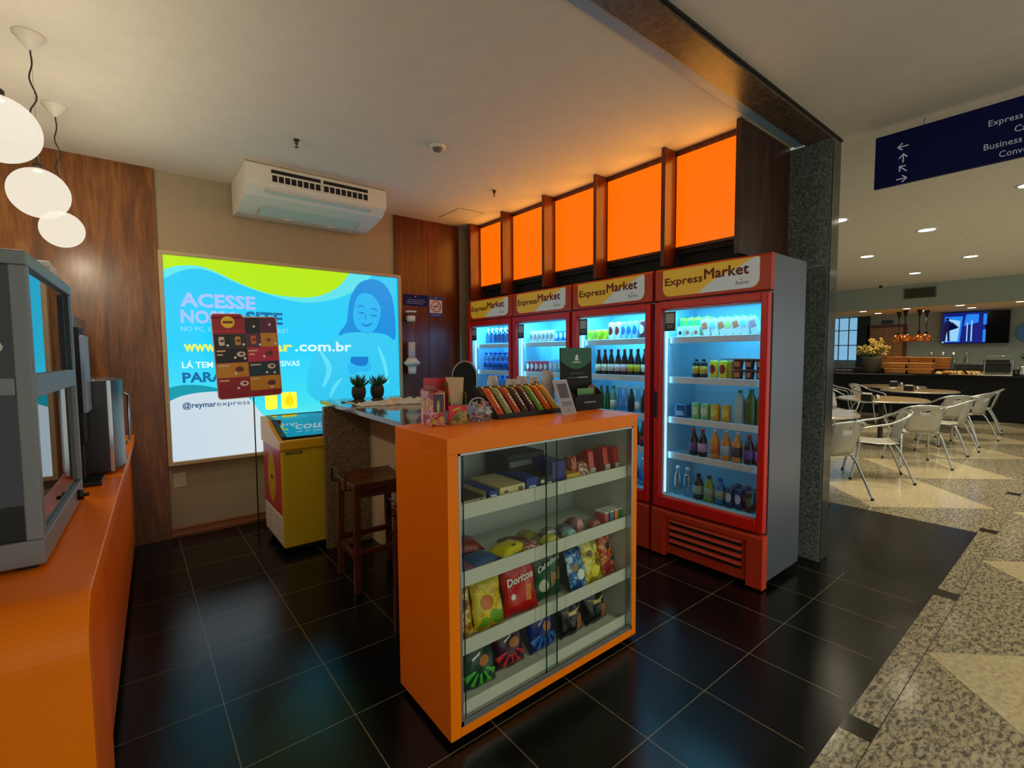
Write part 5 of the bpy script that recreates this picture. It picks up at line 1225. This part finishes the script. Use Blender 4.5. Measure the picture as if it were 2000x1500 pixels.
# payment terminal screen seen from the side
t = thing('touch_terminal', 'upright black touch terminal between the food warmer and the microwave', 'terminal', (-.178, 2.925, LH+.0005), R(-2))
MB().box(-.05, .0, 0, .20, .20, .74).build('screen_housing', BLACKM, t, bevel=.006)
MB().box(.0, .016, .0, .19, .345, .70).build('screen_cover', K('bluish screen', (150, 170, 200), .25), t, bevel=.003)
MB().box(-.10, .05, -.0, .2, 0, .018).box(-.035, -.012, .08, .12, .018, .20).build('stand', BLACK, t, bevel=.004)
t = thing('microwave_oven', 'dark microwave oven with a curved glossy door on the far part of the orange counter', 'microwave', (-.095, 3.16, LH+.0005), R(-2))
MB().box(-.42, .0, 0, .50, .014, .485).build('casing', K('dark steel casing', (66, 66, 70), .3, .6), t, bevel=.006)
m = MB(); cs = [(0, .0)]+[(.045*math.sin(math.pi*(i+.0)/12)+.002, .0+.50*i/12) for i in range(1, 12)]+[(0, .50)]
m.prism([(p[0], p[1]) for p in cs], 'z', .02, .48, smooth=False); m.build('curved_door', K('black glossy door', (14, 16, 18), .3), t)
MB().box(-.004, .012, -.002, .012, .018, .482).build('chrome_edge', CHROME, t)
MB().tube([(.040, .38, .10), (.062, .40, .12), (.062, .40, .38), (.040, .38, .40)], .007, 8).build('door_handle', CHROME, t)
for x, y in ((-.38, .04), (-.06, .04), (-.38, .42), (-.06, .42)): MB().lathe([(.012, 0), (.012, .014)], (x, y, 0), 12).build('foot', BLACKM, t)
MB().box(-.40, -.05, .02, .14, .486, .492).build('top_trim', CHROME, t)
t = thing('coffee_machine', 'tall stainless steel machine behind the microwave against the walnut wall', 'coffee machine', (-.545, 3.71, LH+.0005), R(-2))
Bx(-.02, .30, 0, .60, .01, .85).build('steel_body', K('warm stainless steel', (170, 158, 140), .28, .85), t, bevel=.008)
Bx(-.02, .30, -.006, -.0, .10, .82).build('door', K('warm stainless steel', (170, 158, 140), .28, .85), t, bevel=.003)
Bx(.235, .242, -.009, -.006, .02, .85).build('door_gap', BLACKM, t)
for x in (0, .25): MB().box(x, x+.03, .02, .05, 0, .01).build('foot', BLACKM, t)
t = thing('tongs_tray', 'small black drip box on the counter beside the food warmer', 'tray', (-.16, 2.90-.0, LH+.0005)) if 0 else None

# ================================================================== HALL
# hanging direction sign
t = thing('direction_sign', 'navy hanging direction sign with white arrows in the hall', 'sign', (4.0, 1.045, 2.604))
Bx(0, .03, -1.30, 0, 0, .338).build('sign_panel', NAVY, t, bevel=.002)
for y in (-.25, -1.05): MB().lathe([(.004, .338), (.004, ZC+.009-2.604)], (.015, y, 0), 8).build('hanger_rod', ALU, t)
U, V = (0, -1, 0), (0, 0, 1)
SW = emitter('glowing white ink', (196, 204, 206), .25)  # lettering made to glow faintly; the sign holds no lamp
def arrow(cy, cz, ang):
    c, s = math.cos(ang), math.sin(ang); rot = lambda p: (cy+p[0]*c-p[1]*s, cz+p[0]*s+p[1]*c)
    a = [[(-.030, -.0035), (.026, -.0035), (.026, .0035), (-.030, .0035)], [(.030, 0), (.004, .024), (-.002, .019), (.021, 0)], [(.030, 0), (.021, 0), (-.002, -.019), (.004, -.024)]]
    return [[rot(p) for p in q] for q in a]
for y, z, an in ((.148, .236, 180), (.153, .162, 90), (.153, .094, 135), (.150, .030, 0)):
    flat('arrow', arrow(y, z, R(an)), (-.0006, 0, 0), U, V, SW, t, .0005)
for s_, y, z, h_ in (('Express Market', .547, .215, .034), ('Café', .655, .145, .036), ('Business Center', .532, .082, .036), ('Convention Center', .598, .022, .036)):
    text(s_, (-.0006, -y, z), U, V, h_, SW, t, w=len(s_)*.0205)

# ceiling downlights
def dl(x, y, z, r, label, grp, power, spot=True):
    t = thing('ceiling_downlight', label, 'downlight', (x, y, z), 0, grp)
    MB().lathe([(r*.82, -.004), (r*1.08, -.006), (r*1.1, 0)], n=24).build('trim_ring', WHITEP, t)
    MB().lathe([(1e-4, -.003), (r*.82, -.0045)], n=24).build('diffuser', DOWN, t)
    if power:
        l = bpy.data.lights.new('downlight', 'SPOT'); l.energy = power; l.color = (1, .86, .62); l.spot_size = R(125); l.spot_blend = .8; l.shadow_soft_size = r
        o = bpy.data.objects.new('downlight', l); col.objects.link(o); o.parent = t; o.location = (0, 0, -.02)
ZH = ZC+.01
for x, y, w_ in ((7.67, 1.45, 'round ceiling downlight nearest below the direction sign'), (9.02, 2.41, 'round ceiling downlight, leftmost in the hall ceiling beside the pillar'), (10.35, 1.41, 'round ceiling downlight, farthest right under the direction sign'),
                 (11.66, 2.35, 'small round ceiling downlight nearest the white bulkhead'), (6.31, 1.97, 'round ceiling downlight half hidden by the pillar edge'), (7.6, -.8, 'round ceiling downlight outside the picture on the right'), (10.3, -.9, 'far round ceiling downlight outside the picture on the right')):
    dl(x, y, ZH, .10, w_, 'hall ceiling downlights', 190)
for x, y, w_ in ((2.4, -.9, 'added fill downlight behind the viewer, nearest the kiosk'), (.3, -1.2, 'added fill downlight behind the viewer, by the orange counter'), (5.0, -.9, 'added fill downlight behind the viewer, in the hall')):  # unseen lamps added behind the viewer to brighten the room
    dl(x, y, ZH, .09, w_, 'added fill downlights behind the viewer', 150)
for i, (x, y) in enumerate(((13.9, 3.75), (14.9, 3.70), (13.9, 2.92), (14.9, 2.85), (13.9, 2.02), (14.9, 1.97), (13.9, 1.13), (14.9, 1.09))):
    dl(x, y, 2.49, .085, '%s warm soffit spotlight over the buffet, %s pair from the right' % (('front', 'rear')[i % 2], ['fourth', 'third', 'second', 'first'][i//2]), 'soffit spotlights', 34)
t = thing('sprinkler', 'small dark sprinkler head at the edge of the white bulkhead', 'sprinkler', (13.2, 3.25, ZH)); MB().lathe([(.03, -.05), (.03, 0)], n=12).build('head', BLACK, t)
t = thing('sprinkler', 'tiny dark sprinkler head in the hall ceiling left of the direction sign', 'sprinkler', (5.15, 1.25, ZH)); MB().lathe([(.012, -.02), (.02, 0)], n=12).build('head', BLACK, t)
dl(6.36, .512, ZH, .08, 'warm ceiling downlight cut by the right edge of the picture below the sign', 'hall ceiling downlights', 60)

for y0, y1, w_ in ((2.345, 2.90, 'dark ventilation grille in the white bulkhead above the heat lamps'), (.50, 1.055, 'dark ventilation grille in the white bulkhead at the right edge of the picture')):
    t = thing('air_vent', w_, 'vent', (13.5, y0, 2.668), 0, 'bulkhead grilles')
    L = y1-y0
    MB().box(-.012, 0, 0, L, 0, .018).box(-.012, 0, 0, L, .218, .236).box(-.012, 0, 0, .018, .018, .218).box(-.012, 0, L-.018, L, .018, .218).build('frame', K('bronze vent frame', (110, 104, 80), .5), t)
    Bx(-.002, 0, .018, L-.018, .018, .218).build('backing', BLACKM, t)
    for q in range(8): MB().box(-.009, -.003, .018, L-.018, .028+q*.024, .038+q*.024).build('slat', K('bronze vent slat', (84, 76, 52), .5), t)

# far wall: window, curtain, door, television, round sign
def XW(y, z, k=(XB)/17.0): return y*k, 1.5+(z-1.5)*k
struct('window_1', MB().box(XB-.03, XB-.005, XW(4.66, 0)[0], XW(5.6, 0)[0], 1.26, 2.49), emitter('daylit frosted window', (126, 180, 214), .95))
m = MB(); wy0, wy1 = XW(4.66, 0)[0], XW(5.6, 0)[0]
for y in (wy0, wy0+.24, wy0+.48, wy1): m.box(XB-.045, XB-.03, y-.012, y+.012, 1.26, 2.49)
for z in (1.27, 1.70, 2.12, 2.48): m.box(XB-.045, XB-.03, wy0, wy1, z-.012, z+.012)
struct('trim_6', m, K('window bar', (60, 90, 110), .5))
struct('trim_7', Bx(XB-.06, XB-.002, XW(4.395, 0)[0], XW(4.70, 0)[0], 1.0, 2.49), K('dark teal column', (20, 40, 46), .6))
m = MB(); y0, y1 = XW(3.61, 0)[0], XW(4.38, 0)[0]
dr = struct('door_1', m.box(XB-.04, XB-.002, y0, y1, 0, 2.16), wood('hall door wood', (120, 80, 36), (160, 112, 56), (180, 136, 80), scale=(6, 6, .8)))
m = MB(); m.box(XB-.06, XB-.002, y0-.07, y0, 0, 2.23).box(XB-.06, XB-.002, y1, y1+.07, 0, 2.23).box(XB-.06, XB-.002, y0, y1, 2.16, 2.23)
struct('trim_8', m, K('door frame brown', (96, 62, 34), .5))
t = thing('exit_sign', 'small dark plate above the wooden door at the back of the hall', 'sign', (XB-.02, XW(4.0, 0)[0]-.13, 2.26)); Bx(0, .018, 0, .24, 0, .10).build('sign_plate', K('dark green plate', (16, 40, 50), .4), t)
t = thing('television', 'large wall television with a bright blue picture on the far wall of the hall', 'television', (XB-.12, XW(1.53, 0)[0], 1.70))
TW, TH = XW(2.79-1.53, 0)[0], .76
Bx(0, .06, 0, TW, 0, TH).build('screen_housing', K('tv black', (8, 10, 14), .15), t, bevel=.004)
MB().box(.06, .115, TW/2-.1, TW/2+.1, .25, .5).build('wall_mount', BLACKM, t)
U, V = (0, -1, 0), (0, 0, 1); O = (-.001, TW, 0)
Bt = lambda n_, c, s_=1.0: emitter(n_, c, s_)
flat('picture', rect(.01, TW*.66, .012, TH-.012), O, U, V, Bt('tv deep blue', (6, 26, 130), .8), t, .0006)
flat('picture_glow', [[(.06, .04), (.34, .04), (.38, .66), (.05, .66)], [(.40, .42), (.66, .50), (.66, .70), (.44, .70)], rrect(.74, .79, .03, .33, .02), rrect(.74, .80, .44, .70, .02)], O, U, V, Bt('tv bright blue', (30, 130, 240), 1.0), t, .002)
flat('picture_glow', [[(.17, .06), (.30, .06), (.34, .55), (.13, .60)], rect(.455, .475, .05, .5), rect(.53, .555, .05, .55), circ(.03, .035, .02), [(.08, .04), (.11, .04), (.12, .3), (.09, .3)]], O, U, V, Bt('tv pale blue', (150, 206, 246), 1.0), t, .003)
flat('picture_figure', [circ(.10, .60, .035)+[], [(.06, .56), (.15, .56), (.18, .50), (.30, .38), (.31, .40), (.18, .54), (.14, .35), (.15, .06), (.12, .06), (.10, .3), (.07, .06), (.03, .06), (.04, .35)]], O, U, V, Bt('tv shadow blue', (4, 12, 60), .8), t, .0045)
t = thing('round_sign', 'round blue sign on the far wall at the right edge of the picture', 'sign', (XB-.004, XW(1.18, 0)[0], 1.93), 0)
MB().lathe([(.24, 0), (.24, .03)], n=32, M=Matrix.Rotation(R(-90), 4, 'Y')).build('disc', K('sky blue disc', (80, 130, 190), .4), t)
Bx(-.035, -.031, -.18, .10, -.10, .10).build('dark_panel', NAVY, t)

# buffet
t = thing('buffet_counter', 'long black granite buffet counter at the back of the hall', 'counter', (14.3, -2.5, 0))
Bx(0, 1.0, 0, 9.0, 0, .95).build('base', K('black counter stone', (10, 11, 12), .5, spec=.25), t, bevel=.004)
Bx(-.04, 1.04, -.04, 9.04, .95, .985).build('worktop', K('polished black stone', (20, 22, 22), .08), t, bevel=.004)
t = thing('rear_shelf', 'dark raised timber shelf along the back of the black buffet', 'shelf', (14.3, -2.5, .9855)); Bx(.55, 1.0, 0, 7.5, 0, .1145).build('shelf_body', K('dark timber ledge', (60, 40, 26), .4), t)
ZB = .9855
bas = wood('basket weave', (110, 56, 14), (176, 100, 30), (206, 140, 60), scale=(40, 40, 60), rough=.6)
def basket(x, y, z, w_, d_, h_, label):
    t = thing('basket', label, 'basket', (x, y, z), 0, 'wicker baskets on the buffet')
    m = MB(); m.taper((-d_/2*.88, d_/2*.88, -w_/2*.88, w_/2*.88), (-d_/2, d_/2, -w_/2, w_/2), 0, h_)
    m.build('basket_body', bas, t)
    MB().tube([(-d_/2, -w_/2, h_), (-d_/2, w_/2, h_), (d_/2, w_/2, h_), (d_/2, -w_/2, h_)], .014, 6, closed=True).build('rim', K('pale cane', (214, 150, 70), .5), t)
    for q in (.33, .66): MB().tube([(-d_/2*(.9+.1*q)-.004, -w_/2*(.88+.12*q), h_*q), (-d_/2*(.9+.1*q)-.004, w_/2*(.88+.12*q), h_*q)], .007, 5).build('cane_band', K('pale cane', (214, 150, 70), .5), t)
basket(14.48, 3.18, ZB, .42, .30, .11, 'bottom left wicker basket of the front pile on the buffet')
basket(14.48, 2.74, ZB, .44, .30, .11, 'bottom right wicker basket of the front pile on the buffet')
basket(14.48, 3.20, ZB+.125, .44, .30, .12, 'upper left wicker basket of the front pile on the buffet')
basket(14.48, 2.74, ZB+.125, .46, .30, .12, 'upper right wicker basket of the front pile on the buffet')
basket(14.95, 3.27, 1.1005, .48, .30, .27, 'tall wicker basket at the back left beside the flowers')
basket(14.95, 2.80, 1.1005, .44, .30, .26, 'tall wicker basket at the back middle of the buffet')
basket(14.95, 2.42, 1.1005, .26, .26, .25, 'tall wicker basket at the back right of the basket group')
t = thing('flower_pot', 'big dark pot of yellow flowers on the buffet left of the baskets', 'potted flowers', (14.62, 3.72, ZB))
MB().lathe([(.15, 0), (.18, .05), (.21, .36), (.22, .40), (.19, .40), (.19, .38), (1e-3, .37)], n=28).build('pot', K('grey brown pot', (84, 80, 66), .6), t)
rnd = random.Random(9); lf = MB(); stt = MB(); fl = MB()
for i in range(60):
    a = rnd.uniform(0, 6.283); sp = rnd.uniform(0, 1); L = rnd.uniform(.25, .5)
    d = Vector((math.cos(a)*sp*.95, math.sin(a)*sp*.95, 1.1-sp*.7)).normalized(); b_ = Vector((0, 0, .36)); e = b_+d*L
    stt.tube([tuple(b_), tuple(b_+d*L*.5+Vector((0, 0, .03))), tuple(e)], .005, 5)
    for q in range(3):
        c = b_+d*L*rnd.uniform(.3, .9); s1 = Vector((rnd.uniform(-1, 1), rnd.uniform(-1, 1), rnd.uniform(-.5, .8))).normalized()*.07; s2 = s1.cross(d).normalized()*.014
        lf.add([c, c+s1*.5+s2, c+s1, c+s1*.5-s2], [(0, 1, 2, 3)])
    for q in range(5):
        c = e+Vector((rnd.uniform(-.045, .045), rnd.uniform(-.045, .045), rnd.uniform(-.04, .04))); rr = rnd.uniform(.018, .03)
        fl.ell(c, (rr, rr, rr*.7), 7, 4)
stt.build('stems', K('stem green', (84, 96, 40), .6), t); lf.build('leaves', K('flower leaf', (96, 110, 40), .5), t); fl.build('blossoms', K('pale yellow petals', (236, 206, 110), .6), t)
for y, x, w_ in ((3.27, 14.9, 'first copper heat lamp from the left over the buffet'), (3.050, 14.45, 'second copper heat lamp from the left over the buffet'), (2.795, 14.48, 'third copper heat lamp from the left over the buffet'), (2.74, 14.88, 'rightmost copper heat lamp over the buffet')):
    t = thing('heat_lamp', w_, 'heat lamp', (x, y, 2.489), 0, 'copper heat lamps')
    MB().lathe([(.012, -.17), (.05, -.02), (.055, 0)], n=20).build('ceiling_canopy', BLACKM, t)
    MB().lathe([(.010, -.50), (.010, -.15)], n=10).build('rod', BLACKM, t)
    MB().lathe([(.03, -.56), (.025, -.49), (.015, -.47)], n=16).build('lamp_holder', BLACKM, t)
    MB().lathe([(.125, -.735), (.122, -.70), (.11, -.62), (.08, -.575), (.03, -.56)], n=28).build('copper_shade', K('polished copper', (226, 130, 60), .2, .9), t)
    MB().lathe([(1e-4, -.715), (.10, -.71)], n=24).build('glowing_bulb', emitter('heat lamp glow', (255, 190, 90), 3.0), t)
t = thing('conveyor_toaster', 'chrome conveyor toaster on the buffet at the right', 'toaster', (14.5, 1.24, ZB))
MB().box(0, .35, 0, .03, 0, .34).box(0, .35, .42, .45, 0, .34).box(0, .35, .03, .42, .26, .34).build('casing', CHROME, t, bevel=.006)
Bx(.02, .33, .03, .42, .07, .26).build('dark_opening', BLACKM, t); Bx(-.03, .35, .03, .42, .02, .065).build('slide_tray', CHROME, t, bevel=.004)
for y in (.01, .44): MB().lathe([(.012, 0), (.012, .04)], n=10, M=Matrix.Translation((-.03, y, .06)) @ Matrix.Rotation(R(90), 4, 'Y')).build('knob', CREAMP, t)
MB().tube([(.05, .05, .34), (.05, .05, .42), (.05, .40, .42), (.05, .40, .34)], .005, 6).build('top_rail', CHROME, t)
for i, y in enumerate((2.13, 1.86)):
    t = thing('bread_tray', '%s pale tray heaped with bread slices in front of the toaster' % ('left', 'right')[i], 'bread tray', (14.46, y-.04, ZB), 0, 'bread trays')
    Bx(-.13, .13, -.12, .12, 0, .012).build('tray', K('pale wood tray', (190, 150, 96), .5), t, bevel=.003)
    for q in range(9): MB().box(-.05, .05, -.045, .045, 0, .014, M=Matrix.Translation((-.05+rnd.uniform(-.02, .09), -.10+q*.024, .035+.006*(q % 3))) @ Euler((R(55+rnd.uniform(-12, 12)), 0, rnd.uniform(-.3, .3))).to_matrix().to_4x4()).build('bread_slice', K('bread', (226, 196, 130), .8), t, bevel=.004)
t = thing('butter_dish', 'small dish with yellow cubes between the baskets and the bread', 'dish', (14.42, 2.40, ZB)); MB().lathe([(.05, 0), (.08, .03), (.075, .03), (1e-3, .012)], n=20).build('dish', cW, t); MB().ell((0, 0, .04), (.055, .055, .03), 12, 6).build('butter', K('butter yellow', (236, 200, 60), .5), t)
t = thing('bread_loaf', 'small brown loaf on the buffet beside the yellow dish', 'bread', (14.45, 2.26, ZB)); MB().ell((0, 0, .045), (.06, .09, .045), 16, 8).build('crust', K('loaf crust', (190, 130, 60), .7), t)
t = thing('linen_cloth', 'white folded cloth in front of the chrome toaster', 'cloth', (14.36, 1.50, ZB)); MB().box(-.06, .06, -.27, .27, 0, .015).build('cloth', PAPER, t, bevel=.005)
t = thing('milk_jug', 'steel jug standing right of the toaster', 'jug', (14.6, 1.10, ZB)); MB().lathe([(.06, 0), (.065, .02), (.05, .17), (.055, .2)], n=20).build('jug_body', CHROME, t); MB().tube([(0, .055, .17), (0, .10, .15), (0, .10, .06), (0, .06, .04)], .006, 6).build('handle', CHROME, t)
t = thing('crockery_box', 'pale grey container at the right edge of the buffet', 'container', (14.5, .88, ZB)); Bx(-.1, .1, -.12, .10, 0, .16).build('container_body', K('pale grey plastic', (170, 180, 176), .5), t, bevel=.01); Bx(-.105, .105, -.125, .105, .16, .18).build('lid', K('pale grey plastic', (170, 180, 176), .5), t)
# steel lamps / glass domes behind
for i, (y, w_) in enumerate(((2.76, 'first'), (2.55, 'second'), (2.36, 'third'), (2.14, 'fourth'))):
    t = thing('glass_carafe', '%s glass carafe from the left on the ledge behind the baskets' % w_, 'carafe', (15.225, y-.08, 1.1005), 0, 'glass carafes on the rear ledge')
    MB().lathe([(.05, 0), (.06, .03), (.055, .22), (.03, .30), (.035, .36)], n=20).build('glass_body', glass('carafe glass', (206, 220, 220), gloss=.25), t); MB().lathe([(.036, .36), (.036, .385)], n=16).build('stopper', CHROME, t)
t = thing('tray_stack', 'dark low serving trolley behind the bread trays', 'tray', (14.98, 1.95, 1.1005)); Bx(-.12, .12, -.42, .25, 0, .12).build('tray_body', K('dark steel', (40, 44, 44), .4), t, bevel=.01)
t = thing('saucer_pile', 'row of white saucers at the left end of the buffet', 'saucers', (14.45, 4.28, ZB))
for q in range(3): MB().lathe([(.03, 0), (.07, .02), (.072, .022)], (0, -.13+q*.13, .05), 18).build('saucer', cW, t)
Bx(-.1, .1, -.22, .22, 0, .05).build('stand', K('dark timber ledge', (60, 40, 26), .4), t)
t = thing('leafy_plant', 'dark leafy plant at the right edge above the buffet', 'plant', (15.05, 1.02, 1.1005)); MB().lathe([(.07, 0), (.09, .16)], n=18).build('pot', BLACKM, t)
lf = MB()
for i in range(40):
    a = rnd.uniform(0, 6.28); c = Vector((0, 0, .16)); d = Vector((math.cos(a), math.sin(a), rnd.uniform(.3, 1.4))).normalized()*rnd.uniform(.15, .30); s2 = d.cross(Vector((0, 0, 1))).normalized()*.03
    lf.add([c, c+d*.5+s2, c+d, c+d*.5-s2], [(0, 1, 2, 3)])
lf.build('foliage', K('dark leaf', (26, 56, 26), .5), t)

# tables and chairs
TBL = wood('table top timber', (96, 78, 50), (140, 120, 84), (164, 146, 108), scale=(3, 20, 20), rough=.2)
def rtable(label):
    t = thing('round_table', label, 'table', (0, 0, 0), 0, 'round hall tables')
    MB().lathe([(.58, .72), (.60, .728), (.60, .742), (.59, .75)], n=48).build('tabletop', TBL, t)
    MB().lathe([(.605, .722), (.605, .741)], n=48).build('metal_edge', ALU, t)
    MB().lathe([(.05, .02), (.035, .06), (.035, .70), (.12, .72)], n=20).build('pedestal', K('dark pedestal', (34, 34, 34), .4), t)
    MB().lathe([(.26, 0), (.25, .02), (.05, .035)], n=28).build('base_plate', K('dark pedestal', (34, 34, 34), .4), t)
    return t
tb = rtable('')
TS = [(6.70, 2.42, 'round table nearest the stone pillar, cut by its edge'), (9.55, 2.28, 'round table in the middle of the hall seating'), (12.1, 2.30, 'third round table from the pillar, close to the buffet'), (13.25, 3.00, 'farthest round table, just in front of the buffet')]
for x, y, l in TS: place(tb, (x, y, 0), 0, l)
wipe()
def chair(label):
    """aluminium bistro chair; faces +y"""
    t = thing('metal_chair', label, 'chair', (0, 0, 0), 0, 'aluminium hall chairs')
    SM = K('satin aluminium sheet', (176, 176, 166), .38, .55)
    m = MB(); n = 10; vs = []
    prof = [(-.20, .452), (-.12, .438), (0, .434), (.12, .44), (.20, .448), (.225, .435)]
    for (y, z) in prof:
        hw = .215 if y < .2 else .20
        for i in range(n+1): u = i/n*2-1; vs.append((u*hw, y, z-.008*(1-u*u)))
    fs = [(j*(n+1)+i, j*(n+1)+i+1, (j+1)*(n+1)+i+1, (j+1)*(n+1)+i) for j in range(len(prof)-1) for i in range(n)]
    m.add(vs, fs, 0, True); m.build('seat', SM, t, solid=.008)
    # back: rounded sheet with an oval slot
    out = rrect(-.185, .185, .45, .80, .10, n=6, corners=(.6, .6, 1, 1)); K_ = len(out)
    inn = [(.045*math.cos(2*math.pi*i/K_+math.pi*1.25), .735+.017*math.sin(2*math.pi*i/K_+math.pi*1.25)) for i in range(K_)]
    f = lambda x, z: -.215-.10*(z-.45)/.35+.035*(x/.185)**2*1.0
    vs = []; rings = 4
    for q in range(rings+1):
        tq = q/rings
        for a, b in zip(out, inn): x = a[0]*(1-tq)+b[0]*tq; z = a[1]*(1-tq)+b[1]*tq; vs.append((x, f(x, z), z))
    fs = [(q*K_+i, q*K_+(i+1) % K_, (q+1)*K_+(i+1) % K_, (q+1)*K_+i) for q in range(rings) for i in range(K_)]
    m = MB(); m.add(vs, fs, 0, True); m.build('backrest', SM, t, solid=.006)
    for s in (-1, 1):
        MB().tube(smoothpts([(s*.26, .26, .012), (s*.235, .20, .30), (s*.225, .18, .43), (s*.245, .19, .50), (s*.285, .17, .60), (s*.285, .05, .645), (s*.275, -.10, .68), (s*.235, -.25, .755), (s*.14, -.325, .80), (0, -.345, .812)], 5), .0125, 8).build('arm_frame', ALU, t)
        MB().tube(smoothpts([(s*.275, -.34, .012), (s*.235, -.25, .25), (s*.20, -.17, .42), (s*.12, -.13, .428)], 5), .0125, 8).build('leg', ALU, t)
        MB().lathe([(.016, 0), (.016, .022)], (s*.275, -.34, 0), 10).build('rubber_foot', BLACKM, t)
        MB().lathe([(.016, 0), (.016, .022)], (s*.26, .26, 0), 10).build('rubber_foot', BLACKM, t)
    MB().tube([(-.22, .18, .425), (.22, .18, .425)], .010, 8).build('cross_bar', ALU, t)
    return t
ch = chair('')
CH = [(5.70, 1.85, -25, 'metal chair closest to the stone pillar, mostly hidden behind it'), (6.95, 1.72, 25, 'metal chair turned sideways at the near side of the nearest table'), (8.20, 1.58, -58, 'metal chair with its round back turned to the viewer in the middle of the hall'),
      (9.55, 1.50, -5, 'metal chair half hidden behind the one whose back faces the viewer'), (10.35, 1.62, -50, 'bluish metal chair with its back turned, second from the right'), (11.15, 1.50, -20, 'rightmost metal chair near the black buffet front'),
      (12.4, 1.50, 5, 'farthest right metal chair seen over the third table'), (10.2, 3.10, 150, 'metal chair on the far side of the middle table'), (9.1, 3.15, 190, 'metal chair on the far left side of the middle table'),
      (7.6, 3.10, 150, 'metal chair on the far side of the table by the pillar'), (12.3, 3.15, 170, 'metal chair on the far side of the third table'), (10.9, 3.75, 200, 'white glinting metal chair at the far left beside the pillar'), (13.0, 3.9, 190, 'metal chair behind the farthest table')]
for x, y, a, l in CH: place(ch, (x, y, 0), R(a), l)
wipe()
def caddy(x, y, label, c):
    t = thing('napkin_holder', label, 'napkin holder', (x, y, .7505), 0, 'napkin holders on the tables')
    Bx(-.05, .05, -.07, .07, 0, .10).build('holder_body', c, t, bevel=.008); Bx(-.03, .03, -.055, .055, .10, .115).build('napkins', PAPER, t)
    s = thing('sugar_pot', label.replace('napkin holder', 'sugar pot beside the napkin holder'), 'sugar pot', (x+.13, y-.10, .7505)); MB().lathe([(.035, 0), (.04, .05), (.03, .08)], n=16).build('pot_body', CHROME, s); MB().lathe([(.03, .08), (1e-3, .10)], n=16).build('lid', BLACK, s)
caddy(8.95, 2.32, 'black napkin holder on the middle table', BLACK)
caddy(11.75, 2.38, 'dark napkin holder on the third table', BLACK)
caddy(13.1, 2.92, 'black napkin holder with white napkins on the farthest table', BLACK)
